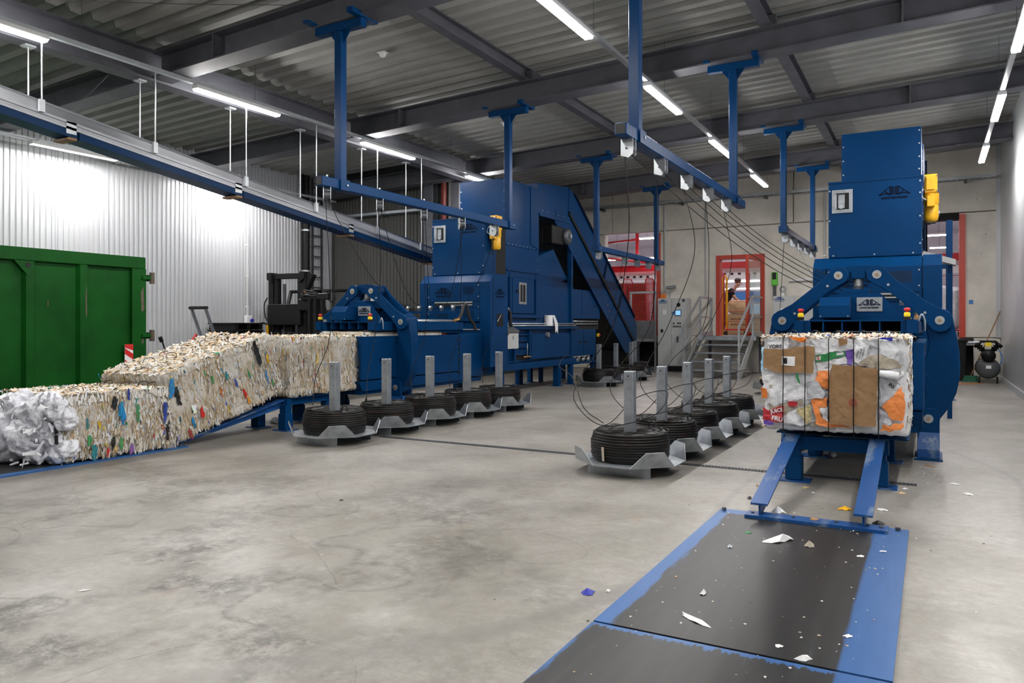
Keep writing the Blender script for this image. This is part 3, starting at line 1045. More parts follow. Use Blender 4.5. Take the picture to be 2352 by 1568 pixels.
    MB().tube(bez([(.5, 10.28, 1.40), (.5, 10.36, 1.52), (.5, 10.42, 1.63), (.5, 10.50, 1.63), (.5, 10.56, 1.50), (.5, 10.62, 1.40), (.52, 10.72, 1.30), (.53, 10.74, 1.2)], 8), .028, 10).build('hydraulic_hose', 'rubber', t)
    MB().tube(bez([(.545, 8.12, 1.33), (.575, 8.12, 1.40), (.60, 8.12, 1.34), (.60, 8.13, 1.24)], 8), .009, 8).build('hose_bend', 'galv', t)
    MB().cyl((.60, 8.5, 1.29), (.66, 8.52, 1.36), .018, seg=8).build('pipe_fitting', 'copper', t)
    # --- wire needle guide bar in front of the hood
    gb = MB().box(-.62, .42, 10.30, 10.36, 1.50, 1.54).build('wire_guide_bar', B, t)
    for k in range(5):
        x = -.60 + k * .235
        gr = MB().lathe([(.012, -.02), (.04, -.02), (.032, -.006), (.032, .006), (.04, .02), (.012, .02)], (x, 10.33, 1.595), 14, axis='x').build('guide_roller', 'zinc', gb)
        MB().box(x - .026, x + .026, 10.315, 10.345, 1.54, 1.60).build('roller_fork', 'steel', gr)
    # --- hood with sloped brow and right pillar
    hd = MB().prism([(10.86, 1.36), (10.86, 2.055), (11.02, 2.20), (11.6, 2.20), (11.6, 1.36)], 'x', -.74, .555).build('hood', B, t, bevel=.006)
    MB().box(-.575, -.565, 10.852, 10.86, 1.36, 2.05).build('panel_seam', 'navy', hd)
    MB().box(-.57, .53, 10.852, 10.86, 1.715, 1.722).build('panel_seam', 'navy', hd)
    MB().box(-.57, .53, 10.852, 10.86, 1.60, 1.607).build('panel_seam', 'navy', hd)
    MB().box(-.40, .40, 10.842, 10.86, 1.69, 1.712).build('wire_slot_strip', 'zinc', hd)
    MB().box(-.40, .40, 10.85, 10.86, 1.635, 1.69).build('wire_slot', 'black', hd)
    MB().box(-.05, .40, 10.842, 10.852, 1.645, 1.662).build('wire_slot_strip', 'zinc', hd)
    if kind == 'left':
        for x, z in ((.20, 1.84), (.20, 1.42), (-.36, 1.42)):
            louvre(hd, x, x + .22, z, z + .14, 10.86, m='navy')
    else:
        louvre(hd, .18, .44, 1.85, 1.99, 10.86, n=13)
    logo(hd, Matrix.Translation((-.22, 10.858, 1.85)) @ FRONT, .36)
    bolts([(-.54, 10.86, z) for z in (1.5, 1.8, 2.0)] + [(.52, 10.86, z) for z in (1.42, 1.62, 1.8, 2.0)], hd)
    pl = MB().prism([(10.84, .56), (10.84, 2.055), (11.0, 2.20), (11.46, 2.20), (11.46, .60)], 'x', .562, .775).build('side_pillar', B, t, bevel=.006)
    if kind == 'left':
        logo(pl, Matrix.Translation((.777, 11.17, 1.83)) @ SIDE, .34)
        MB().box(.775, .779, 11.06, 11.28, 1.27, 1.50).build('opening', 'black', pl)
        MB().tube([(.781, 11.08, 1.36), (.781, 11.14, 1.42), (.781, 11.2, 1.48)], .008, 6).build('lever', 'zinc', pl)
    MB().box(.775, .80, 11.40, 11.46, 1.12, 1.14).build('handle', 'black', pl)
    MB().box(-.55, .56, 10.9, 11.6, 1.16, 1.36).build('neck_cover', B, t)
    MB().box(-.5, .56, 10.88, 10.92, 1.21, 1.23).build('neck_rail', 'zinc', t)
    # --- hopper with inspection window, upper hopper behind
    hp_ = MB().box(-.56, .55, 11.0, 11.42, 2.2, 3.215).build('wire_tower', B, t, bevel=.006)
    window_unit(hp_, -.516, -.26, 2.80, 3.11, 11.0)
    logo(hp_, Matrix.Translation((.235, 10.998, 2.99)) @ FRONT, .36)
    bolts([(-.545, 11.0, z) for z in (2.35, 2.7, 3.1)] + [(.53, 11.0, z) for z in (2.35, 2.7, 3.0, 3.15)] + [(x, 11.0, 2.23) for x in (-.5, 0, .45)], hp_)
    MB().box(-.565, .555, 10.992, 11.42, 3.20, 3.222).build('top_flange', B, hp_)
    up = MB().box(-.475, .535, 11.8, 13.15, 2.2, 4.035).build('feed_shaft', B, t, bevel=.006)
    bolts([(-.45, 11.8, z) for z in (3.45, 3.65, 3.85)] + [(.51, 11.8, z) for z in (3.45, 3.62, 3.8, 3.98)], up)
    bolts([(.535, y, 2.82) for y in [11.9 + .15 * k for k in range(9)]] + [(.535, 13.1, z) for z in (2.4, 2.6, 3.0, 3.2, 3.4, 3.6, 3.8, 3.95)], up, axis='x')
    MB().box(.53, .547, 11.82, 13.15, 2.79, 2.805).build('flange', B, up)
    MB().box(.53, .56, 11.82, 13.2, 2.32, 2.35).build('flange', B, up)
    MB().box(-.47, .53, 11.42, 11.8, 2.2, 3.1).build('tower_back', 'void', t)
    gear_motor(t, .585, 11.15, 2.64, 3.25)
    # --- press body behind the hood
    bd = MB().box(-.52, .50, 11.46, 14.7, .58, 2.22).build('press_body', B, t)
    MB().box(.50, .545, 11.95, 12.02, 1.40, 2.3).build('door_post', B, bd)
    MB().box(.50, .545, 13.02, 13.10, 1.40, 2.3).build('door_post', B, bd)
    dpl = MB().box(.50, .53, 12.08, 12.96, 1.52, 2.22).build('service_door', B, bd, bevel=.006)
    window_unit(dpl, 12.32, 12.62, 1.70, 2.12, .53, axis='x')
    MB().cyl((.53, 12.24, 1.95), (.56, 12.24, 1.95), .025, seg=10).build('knob', 'black', dpl)
    MB().box(.50, .57, 11.9, 13.3, 1.44, 1.50).build('cross_rail', B, bd)
    MB().box(.50, .60, 11.6, 15.0, 1.22, 1.26).build('pipe_shelf', B, bd)
    for z in (1.285, 1.325):
        MB().tube([(.57, 11.8, z), (.57, 14.9, z)], .013, 8).build('hydraulic_pipe', 'zinc', bd)
    vb = MB().box(.51, .62, 11.52, 11.72, 1.52, 1.80).build('valve_block', 'blackm', bd, bevel=.01)
    for k in range(3):
        MB().cyl((.62, 11.56 + .06 * k, 1.6 + .05 * (k % 2)), (.67, 11.56 + .06 * k, 1.6 + .05 * (k % 2)), .022, seg=10).build('valve', 'zinc', vb)
    MB().tube(bez([(.62, 11.72, 1.58), (.63, 11.80, 1.52), (.63, 11.82, 1.40), (.62, 11.84, 1.30), (.60, 11.9, 1.29)], 8), .03, 10).build('hydraulic_hose', 'rubber', bd)
    for y in (12.1, 12.72):
        MB().box(.50, .56, y, y + .05, .62, 1.20).build('frame_post', B, bd)
    for z in (.72, .86, .98, 1.1):
        MB().box(.50, .54, 12.15, 12.72, z, z + .02).build('frame_shelf', B, bd)
    MB().box(.50, .505, 12.16, 12.70, .62, .72).build('opening', 'black', bd)
    MB().box(.50, .56, 12.8, 14.6, .62, 1.10).build('side_panel', B, bd, bevel=.006)
    MB().tube([(.57, 12.45, .68), (.57, 12.75, .68)], .016, 8).build('drain_tap', 'copper', bd)
    MB().tube([(.57, 12.6, .68), (.57, 12.6, .95)], .01, 8).build('drain_pipe', 'galv', bd)
    MB().cyl((.56, 13.45, 1.1), (.62, 13.45, 1.1), .05, seg=14).build('pressure_gauge', 'galv', bd)
    MB().box(-.5, .56, 11.55, 14.95, .44, .57).build('base_frame', B, t, bevel=.006)
    for x in (-.5, .42):
        for y in (11.6, 14.05):
            lg = MB().box(x, x + .12, y, y + .14, .012, .45).build('leg', B, t)
            MB().box(x - .04, x + .16, y - .04, y + .18, 0, .012).build('foot', B, lg)
    MB().box(-.45, .45, 10.3, 11.5, .40, .58).build('channel_belly', B, t)
    return t
PR = build_press('blue baling press on the right pushing out a paper bale', -.65, 0.0, 'right')
PL = build_press('blue baling press on the left pushing out plastic bales', -7.45, .42, 'left')

# attachments seen only on the left press
jb = thing('document_box', 'light grey sloped-lid document box on the side of the left press', 'box', (-7.45 + .60, 11.95, .86))
MB().box(-.11, .13, 0, .42, 0, .29).build('body', 'cabinet', jb, bevel=.006)
MB().prism([(-.11, .29), (.14, .29), (.14, .34), (-.02, .42), (-.11, .42)], 'y', -.006, .426).build('lid', 'dgrey', jb, bevel=.004)
MB().box(.13, .134, .20, .215, .17, .24).build('lock', 'steel', jb)
rl = thing('paper_roll', 'white paper wipe roll with a torn sheet hanging beside the left press', 'paper roll', (-6.88, 13.95, 1.28))
MB().cyl((-.0, 0, .0), (.0, 0, .22), .09, seg=20).build('roll', 'white', rl)
MB().prism([(0.02, .22), (.10, .22), (.26, .05), (.26, -.16), (.20, -.10), (.14, -.14), (.13, .0)], 'x', .088, .092).build('hanging_sheet', 'white', rl)

# ------------------------------------------------------------------ hydraulic power unit beside the left press
hu = thing('hydraulic_unit', 'dark blue hydraulic power unit cabinet behind the left press', 'hydraulic unit', (-6.95, 0, 0))
up = MB().box(-.9, 0, 15.15, 16.88, 1.44, 2.1).build('upper_cabinet', 'blue', hu, bevel=.006)
MB().box(-.9, -.02, 14.0, 15.13, 1.42, 2.06).build('cooler_box', 'blue', hu, bevel=.006)
for z in (1.5, 1.7):
    MB().box(-.02, -.015, 14.2, 14.8, z, z + .16).build('cooler_grille', 'black', hu)
MB().box(0, .004, 15.8, 15.806, 1.46, 2.08).build('panel_seam', 'navy', up)
MB().box(0, .012, 16.5, 16.66, 1.72, 1.75).build('handle', 'black', up)
lo = MB().box(-.9, 0, 15.2, 16.62, .6, 1.2).build('lower_cabinet', 'blue', hu, bevel=.006)
MB().box(0, .004, 15.9, 15.91, .62, 1.18).build('panel_seam', 'navy', lo)
for y in (15.65, 15.95):
    MB().box(0, .012, y, y + .17, .90, .93).build('handle', 'black', lo)
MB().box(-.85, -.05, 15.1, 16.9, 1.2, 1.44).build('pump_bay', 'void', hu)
MB().tube([(-.03, 15.1, 1.32), (-.03, 16.8, 1.32)], .018, 8).build('hydraulic_pipe', 'galv', hu)
MB().tube([(-.03, 15.1, 1.38), (-.03, 16.8, 1.38)], .018, 8).build('hydraulic_pipe', 'galv', hu)
MB().box(-.9, .0, 15.15, 16.7, .42, .46).build('drip_tray', 'blue', hu)
for k, y in enumerate((15.75, 16.05, 16.35)):
    MB().lathe([(0, 0), (.04, 0), (.05, .03), (.05, .08), (.02, .11), (0, .11)], (-.1, y, .46), 12).build('pump', 'galv', hu)
for x in (-.85, -.1):
    for y in (15.3, 16.5):
        MB().box(x, x + .08, y, y + .08, 0, .6).build('leg', 'blue', hu)
es = MB().box(.0, .06, 16.66, 16.72, 1.02, 1.1).build('emergency_button', 'yellow', hu, bevel=.01)
MB().cyl((.06, 16.69, 1.06), (.085, 16.69, 1.06), .022, seg=12).build('button_cap', 'red', es)

# ------------------------------------------------------------------ feed conveyors
def conveyor(label, C, dy, post_x, cont=False):
    t = thing('feed_conveyor', label, 'conveyor', (C, dy, 0), group='inclined feed conveyors')
    s = -.697
    up = lambda y: 4.12 + s * (y - 15.35)
    for sg in (-1, 1):
        x0, x1 = sg * .53, sg * .56
        MB().prism([(14.95, 3.72), (19.0, .90), (19.35, .62), (18.45, .58), (15.28, 2.78), (14.3, 3.45), (14.3, 3.72)], 'x', x0, x1).build('lower_side_panel', 'blue', t)
        MB().prism([(15.0, 4.28), (15.35, 4.12), (19.08, 1.52), (19.3, 1.30), (19.3, .72), (19.0, .92), (14.95, 3.74)], 'x', x0, x1).build('upper_side_panel', 'blue', t)
        MB().prism([(14.95, 3.68), (14.95, 3.77), (19.25, .77), (19.25, .68)], 'x', x1, x1 + sg * .035).build('side_rail', 'blackm', t)
        MB().prism([(15.2, 4.20), (15.35, 4.16), (19.1, 1.55), (19.1, 1.49), (15.35, 4.09)], 'x', x1, x1 + sg * .03).build('top_edge', 'navy', t)
        for y in (16.9, 17.9):
            MB().prism([(y, up(y) - .66), (y + .05, up(y) - .70), (y + .30, up(y + .3) - .02), (y + .25, up(y + .25) - .02)], 'x', x1, x1 + sg * .02).build('brace', 'navy', t)
    MB().prism([(14.6, 3.55), (14.6, 3.60), (19.0, .55), (19.0, .50)], 'x', -.53, .53).build('belt', 'rubber', t)
    hb = MB().prism([(13.55, 3.52), (13.55, 4.16), (14.98, 4.30), (14.98, 3.60)], 'x', -.54, .55).build('head_box', 'blue', t, bevel=.006)
    MB().box(.55, .575, 13.55, 14.98, 3.50, 3.56).build('flange', 'blue', hb)
    bolts([(.56, 13.7 + .25 * k, 3.62) for k in range(6)], hb, axis='x')
    MB().prism([(13.2, 2.9), (13.2, 4.04), (13.55, 4.0), (13.55, 2.8)], 'x', -.49, .55).build('head_flange', 'blue', t)
    mt = MB().box(.42, .66, 13.95, 14.5, 2.98, 3.36).build('drive_motor', 'blackm', t, bevel=.02, seg=2)
    MB().lathe([(0, 0), (.15, 0), (.17, .03), (.17, .1), (.1, .12), (0, .12)], (.62, 14.62, 3.18), 18, axis='x').build('drive_gearbox', 'steel', mt)
    MB().cyl((.74, 14.62, 3.18), (.78, 14.62, 3.18), .05, seg=12).build('shaft_end', 'galv', mt)
    for sg, px in ((1, post_x), (-1, -post_x)):
        p = MB().box(px - .05, px + .05, 15.12, 15.22, .012, 3.12).build('support_post', 'blue', t, bevel=.006)
        MB().box(px - .1, px + .1, 15.07, 15.27, 0, .012).build('foot', 'blue', p)
    MB().box(-post_x, post_x, 15.13, 15.2, 2.28, 2.36).build('cross_rail', 'blue', t)
    MB().prism([(13.2, 2.55), (14.4, 2.9), (15.1, 2.3), (13.9, 2.05), (13.2, 2.1)], 'x', -.46, .46).build('transfer_chute', 'blue', t)
    MB().box(-.5, .5, 18.7, 19.4, .0, .62).build('tail_base', 'blackm', t)
    for k in range(5):
        MB().cyl((.596, 17.0 + .12 * k, 1.95 - .16 * k), (.604, 17.0 + .12 * k, 1.95 - .16 * k), .018, seg=8).build('rivet', 'copper', t)
    return t
conveyor('dark blue inclined feed conveyor rising to the left press', -7.45, 0.0, .5)
conveyor('dark blue inclined feed conveyor behind the right press', -.65, 0.0, .93)
ch = thing('chute_panel', 'sloping grey sheet panel sticking out right of the press hood', 'panel')
MB().prism([(-.11, 2.34), (.30, 2.20), (.30, 2.12), (-.11, 2.26)], 'y', 12.0, 12.3).build('sheet', 'cabinet', ch)
MB().box(.20, .26, 12.1, 12.16, 0, 2.13).build('stay', 'blue', ch)

# ------------------------------------------------------------------ floor plates and bale chutes
def floor_plate(label, x0, x1, wl, wr, names):
    t = thing('slide_plate', label, 'floor plate', group='steel slide plates in front of the presses')
    m1 = plate_mat('worn_plate_far', x0, x1, 3.05, 5.35, wl, wr, .12)
    m2 = plate_mat('worn_plate_near', x0, x1, -1.0, 3.03, .01, wr, .022)
    MB().box(x0, x1, 3.05, 5.35, 0.0, .014).build('steel_sheet', m1, t)
    MB().box(x0, x1, -1.0, 3.035, 0.0, .013).build('steel_sheet', m2, t)
    for x in (x0 + .03, x1 - .06):
        MB().cyl((x, 5.30, .014), (x, 5.30, .035), .016, seg=6, smooth=False).build('anchor_bolt', 'steel', t)
    return t
floor_plate('black worn steel slide plate with blue border in the right foreground', -1.285, -.12, .075, .185, 0)
floor_plate('dark steel slide plate with blue edge under the plastic bale on the left', -8.05, -6.9, .03, .10, 0)

def chute(label, C, xs, ytop, ybot, legs, zl=.10):
    t = thing('bale_chute', label, 'chute', (C, 0, 0), group='blue bale chutes')
    MB().box(-.44, .42, ybot - .05, ybot + .08, .014, .034).build('anchor_bar', 'bluew', t)
    for k in range(4):
        x = -.40 + k * .26
        MB().cyl((x, ybot + .02, .034), (x, ybot + .02, .042), .012, seg=6, smooth=False).build('bolt', 'steel', t)
    for x in xs:
        # T-shaped skid rail
        a, b = Vector((x, ybot - .03, zl)), Vector((x, ytop, .385 if zl > .05 else .36))
        d = b - a
        mb = MB()
        mb.prism([(a.y, a.z), (a.y, a.z + .014), (b.y, b.z + .014), (b.y, b.z)], 'x', x - .055, x + .055)
        r_ = mb.build('skid_rail', 'bluew', t)
        MB().prism([(a.y + .02, min(.034, zl - .01)), (a.y + .02, a.z + .002), (b.y, b.z), (b.y, b.z - .09), (a.y + .12, min(.034, zl - .01))], 'x', x - .007, x + .007).build('rail_web', 'bluew', t)
        MB().box(x - .05, x + .05, ytop, 7.75, .30, .385).build('table_beam', 'blue', t)
    MB().box(xs[0] - .08, xs[1] + .08, ytop + .02, ytop + .10, .27, .38).build('front_cross_beam', 'blue', t)
    MB().box(-.5, .5, ytop + .1, 7.75, .384, .394).build('table_sheet', 'blue', t)
    for x, y in legs:
        lg = MB().box(x - .05, x + .05, y - .05, y + .05, .14, .31).build('leg', 'blue', t)
        MB().box(x - .065, x + .065, y - .065, y + .065, .012, .21).build('leg_sleeve', 'blue', lg, bevel=.008)
        MB().box(x - .13, x + .13, y - .09, y + .09, 0, .012).build('foot', 'bluew', lg)
    return t
chute('blue chute with two sloping skid rails under the paper bale', -.65, (-.35, .28), 6.62, 5.22, [(-.35, 6.68), (.29, 6.72), (-.35, 8.0), (.29, 8.0)])
chute('blue chute with sloping rails under the plastic bales', -7.45, (-.32, .40), 6.80, 5.30, [(-.02, 6.82), (.50, 6.78), (-.1, 7.6), (.40, 7.6)], .036)

# ------------------------------------------------------------------ bales
def rounded_block(sx, sy, sz, step, r, fn):
    """closed block centred on x,y, standing on z=0, surface pushed out by fn(pos, normal)"""
    nx, ny, nz = max(2, round(sx / step)), max(2, round(sy / step)), max(2, round(sz / step))
    idx, vs, fs = {}, [], []
    hx, hy, hz = sx / 2, sy / 2, sz / 2
    def vert(i, j, k):
        key = (i, j, k)
        if key in idx:
            return idx[key]
        p = Vector((-hx + sx * i / nx, -hy + sy * j / ny, -hz + sz * k / nz))
        q = Vector((max(-hx + r, min(hx - r, p.x)), max(-hy + r, min(hy - r, p.y)), max(-hz + r, min(hz - r, p.z))))
        n = (p - q)
        n.normalize()
        p = q + n * r
        d = fn(p, n)
        p = p + n * d
        vs.append((p.x, p.y, p.z + hz))
        idx[key] = len(vs) - 1
        return idx[key]
    for k, fl_ in ((0, True), (nz, False)):
        for i in range(nx):
            for j in range(ny):
                q = [vert(i, j, k), vert(i + 1, j, k), vert(i + 1, j + 1, k), vert(i, j + 1, k)]
                fs.append(tuple(q[::-1] if fl_ else q))
    for j, fl_ in ((0, False), (ny, True)):
        for i in range(nx):
            for k in range(nz):
                q = [vert(i, j, k), vert(i + 1, j, k), vert(i + 1, j, k + 1), vert(i, j, k + 1)]
                fs.append(tuple(q[::-1] if fl_ else q))
    for i, fl_ in ((0, True), (nx, False)):
        for j in range(ny):
            for k in range(nz):
                q = [vert(i, j, k), vert(i, j + 1, k), vert(i, j + 1, k + 1), vert(i, j, k + 1)]
                fs.append(tuple(q[::-1] if fl_ else q))
    return vs, fs

PCOL = [(.62, .61, .58), (.58, .53, .45), (.64, .64, .64), (.50, .40, .26), (.38, .26, .14), (.60, .56, .48), (.30, .23, .14), (.52, .52, .54), (.45, .44, .42)]
ACC = [(.01, .25, .45), (.02, .35, .12), (.45, .02, .02), (.012, .012, .014), (.02, .06, .35), (.6, .45, .03), (.15, .2, .5), (.02, .2, .2)]
def crumple(mb, p, n, size, col, rr, up=None):
    """one crumpled film flake lying on the surface"""
    n = Vector(n).normalized()
    a = n.orthogonal().normalized()
    b = n.cross(a)
    th = rr.uniform(0, 2 * PI)
    if up is not None and abs(n.dot(Vector((0, 0, 1)))) < .6:
        b = Vector((0, 0, 1)) - n * n.z
        b.normalize()
        a = b.cross(n)
        th = rr.uniform(-.35, .35)
    a, b = a * math.cos(th) + b * math.sin(th), b * math.cos(th) - a * math.sin(th)
    w_ = size * rr.uniform(.22, .6)
    h = size * rr.uniform(.9, 2.0)
    vs = []
    for j in range(3):
        for i in range(3):
            u, v = (i / 2 - .5) * w_ * rr.uniform(.7, 1.2), (j / 2 - .5) * h * rr.uniform(.8, 1.15)
            vs.append(tuple(Vector(p) + a * u + b * v + n * (rr.uniform(-.35, .3) * size * .5 + (.12 * size if i == 1 else 0))))
    mb.add(vs, [(0, 1, 4, 3), (1, 2, 5, 4), (3, 4, 7, 6), (4, 5, 8, 7)], True, col)

def plastic_bale(label, sx, sy, sz, loc, rx, seed, film_front=False, scraps=()):
    t = thing('plastic_bale', label, 'bale', loc, group='bales of pressed plastic film')
    t.rotation_euler = (rx, 0, 0)
    rr = random.Random(seed)
    off = Vector((seed * 3.7, seed * 1.3, seed * 2.1))
    def fn(p, n):
        q = Vector((p.x * 11, p.y * 11, p.z * 3.0)) + off
        d = .020 * noise.noise(q) + .012 * noise.noise(Vector((p.x * 26, p.y * 26, p.z * 9)) + off) + .022 * noise.noise(p * 3.2 + off)
        if abs(n.z) < .75:
            for zz in (sz / 2 - .085, -sz / 2 + .10):
                d -= .018 * math.exp(-((p.z - zz + .006 * noise.noise(p * 9 + off)) / .009) ** 2)
            g = noise.noise(Vector((p.x * 6, p.y * 6, 3.0)) + off)
            d -= .03 * max(0, .1 - abs(g)) / .1 * .6
        else:
            d += .022 * noise.noise(p * 9 + off) + .012 * noise.noise(p * 24 + off)
        return d
    vs, fs = rounded_block(sx, sy, sz, .018, .055, fn)
    MB().add(vs, fs, True).build('pressed_film', 'bale', t)
    mb = MB()
    for _ in range(3600):
        k = rr.random()
        if k < .40:
            p, n = (sx / 2 + .006, rr.uniform(-sy / 2, sy / 2), rr.uniform(.02, sz)), (1, 0, 0)
        elif k < .82:
            p, n = (rr.uniform(-sx / 2, sx / 2), rr.uniform(-sy / 2, sy / 2), sz + .01), (rr.uniform(-.4, .4), rr.uniform(-.4, .4), 1)
        else:
            p, n = (rr.uniform(-sx / 2, sx / 2), -sy / 2 - .006, rr.uniform(.02, sz)), (0, -1, 0)
        top = n[2] > .5
        if not top and (abs(p[2] - (sz - .085)) < .013 or abs(p[2] - .10) < .011):
            continue
        c = rr.choice([(.68, .67, .65), (.72, .72, .72), (.62, .58, .5)] if not top and p[2] > sz - .085 else PCOL if not top else [(.66, .61, .52), (.62, .48, .30), (.60, .42, .22), (.68, .66, .6), (.42, .32, .2), (.66, .66, .66)])
        if rr.random() < .022:
            c = rr.choice(ACC)
        crumple(mb, p, n, rr.uniform(.014, .042) if not top else rr.uniform(.025, .06), c, rr, up=True)
    stuff(mb.build('film_flakes', 'tint', t))
    # wire ends sticking out of the top and dark folds
    for k in range(7):
        x, y = rr.uniform(-sx / 2 + .1, sx / 2 - .08), rr.uniform(-sy / 2 + .1, sy / 2 - .1)
        a = rr.uniform(0, 2 * PI)
        MB().tube(bez([(x, y, sz - .02), (x + .02 * math.cos(a), y + .02 * math.sin(a), sz + .05), (x + .10 * math.cos(a), y + .10 * math.sin(a), sz + .06), (x + .14 * math.cos(a + .5), y + .14 * math.sin(a + .5), sz + .03)], 5), .0035, 5).build('wire_end', 'wire', t)
    for (yy, zz, w_, h, col) in scraps:
        mb = MB()
        n = 7 if w_ < .06 else 11
        for q in range(n):
            f = (q + .5) / n - .5
            crumple(mb, (sx / 2 + .020 + rr.uniform(0, .006), yy + rr.uniform(-.25, .25) * w_ * (1 - abs(f)), zz + f * h * .75), (1, rr.uniform(-.2, .2), 0), min(max(w_, h * .25), h) * .95, tuple(c * rr.uniform(.7, 1.2) for c in col), rr, up=True)
        mb.build('coloured_scrap', 'tint', t)
    return t
BLU, DBL, GRN, RED_, BLK, YEL, TEA, PUR = (.01, .20, .42), (.02, .05, .28), (.05, .25, .09), (.5, .02, .015), (.012, .012, .014), (.6, .42, .02), (.02, .22, .22), (.22, .1, .4)
# bale lying on the plate: local y runs away from the camera
plastic_bale('white plastic film bale lying flat at the bottom end, nearest the green container', 1.06, 1.2, .63, (-7.47, 4.66, .016), 0, 3,
             scraps=[(-.05, .42, .08, .14, BLU), (.12, .40, .04, .20, GRN), (.42, .38, .05, .26, DBL), (-.28, .34, .03, .06, YEL), (.5, .62, .07, .16, BLU), (-.06, .12, .05, .06, GRN), (.05, .06, .05, .06, PUR),
                     (-.2, .06, .035, .08, RED_), (-.38, .20, .05, .05, GRN), (-.33, .08, .06, .09, TEA), (-.14, .14, .05, .10, BLK), (-.13, .53, .06, .09, BLK), (.02, .6, .04, .09, DBL), (-.40, .36, .03, .10, TEA), (.45, .18, .03, .2, BLK)])
ang = math.atan2(.42, 1.5)
plastic_bale('long plastic film bale sloping up the chute in the middle of the chain', 1.06, 1.55, .76, (-7.47, 6.0, .25), ang, 5,
             scraps=[(-.55, .16, .05, .09, BLU), (-.42, .22, .07, .06, RED_), (-.5, .30, .10, .05, (.8, .8, .8)), (-.62, .06, .05, .07, (.25, .03, .04)), (.18, .22, .05, .06, RED_), (.22, .12, .04, .05, (.6, .25, .02)),
                     (.55, .30, .04, .18, (.05, .18, .45)), (.62, .50, .05, .10, YEL), (.30, .44, .03, .12, GRN), (.0, .5, .04, .08, TEA), (-.2, .52, .04, .08, GRN), (-.12, .34, .03, .14, (.4, .12, .03)), (.1, .38, .03, .10, DBL), (.48, .62, .09, .30, BLK), (.62, .2, .03, .08, GRN), (-.66, .5, .06, .16, BLK)])
plastic_bale('plastic film bale on the level table just leaving the left press', 1.06, 1.55, .74, (-7.47, 7.60, .40), 0, 8,
             scraps=[(-.05, .30, .05, .12, (.1, .3, .6)), (-.30, .46, .06, .07, (.6, .52, .15)), (.70, .50, .04, .12, RED_), (.50, .38, .05, .62, BLK), (.62, .30, .02, .36, BLK), (.66, .10, .07, .12, GRN)])
pb = thing('plastic_bale', 'plastic film still inside the left press channel, seen through the slit', 'bale', (-7.45, 9.3, .4), group='bales of pressed plastic film')
vs, fs = rounded_block(.98, 1.8, .80, .035, .03, lambda p, n: .014 * noise.noise(Vector((p.x * 14, p.y * 26, p.z * 5))) + .008 * noise.noise(p * 40))
MB().add(vs, fs, True).build('pressed_film', 'bale', pb)

# loose film bulging from the free end of the lowest bale
rr = random.Random(11)
lf = thing('loose_film', 'crumpled clear plastic film bulging from the end of the lowest bale', 'plastic film', (-7.47, 4.06, .016))
k = 0
for (x, y, z, s) in [(-.30, -.12, .44, .17), (-.05, -.10, .50, .16), (.22, -.08, .46, .17), (.40, -.03, .52, .15), (-.40, -.14, .28, .17), (-.15, -.2, .28, .20), (.14, -.13, .26, .18), (.36, -.06, .28, .15), (-.35, -.1, .14, .14), (-.08, -.14, .12, .15),
                     (.18, -.08, .12, .14), (.44, .0, .10, .14), (-.48, -.2, .40, .10), (.50, .02, .42, .12)]:
    vs, fs = rounded_block(2 * s, 1.5 * s, 1.8 * s, s / 11, s * .7, lambda p, n: s * (.16 * noise.noise(p * (3.6 / s) * .5 + Vector((k * 5.1, k, 2))) + .30 * noise.noise(p * (1.0 / s) + Vector((k, 3, k * 2))) - .34 * abs(noise.noise(p * (2.0 / s) + Vector((k, 7, k)))) - .16 * abs(noise.noise(p * (4.6 / s) + Vector((k, 1, k)))) + .14))
    mb = MB()
    mb.T = Matrix.Translation((x, y, max(.0, z - .9 * s))) @ Matrix.Rotation(rr.uniform(-.6, .6), 4, 'Z') @ Matrix.Rotation(rr.uniform(-.25, .25), 4, 'X')
    mb.add(vs, fs, True).build('film_bulge', 'film', lf)
    k += 1
mb = MB()
for _ in range(170):
    a = Vector((rr.uniform(-.62, .58), rr.uniform(-.34, -.02), rr.uniform(.02, .66)))
    crumple(mb, a, (rr.uniform(-.6, .6), -1, rr.uniform(-.2, .8)), rr.uniform(.03, .10), rr.choice([(.66, .67, .72), (.58, .59, .64), (.72, .72, .75)]), rr)
stuff(mb.build('film_shreds', 'tint', lf))
MB().prism([(.50, .20), (.535, .20), (.53, .56), (.50, .56)], 'y', -.075, -.06).build('dark_fold', 'black', lf)
for (x, y, z, c) in ((-.52, -.3, .22, (.45, .02, .06)), (-.3, -.34, .34, (.3, .25, .6)), (-.42, -.36, .36, (.5, .03, .03))):
    mb = MB()
    crumple(mb, (x, y, z), (-.3, -1, 0), .09, c, rr)
    mb.build('coloured_scrap', 'tint', lf)
tag(MB().add(*rounded_block(.22, .16, .07, .022, .03, lambda p, n: .02 * noise.noise(p * 22)), True).build('film_scrap', 'film'), 'loose clear plastic scrap on the floor under the left chute', 'plastic scrap').location = (-7.55, 7.25, 0)

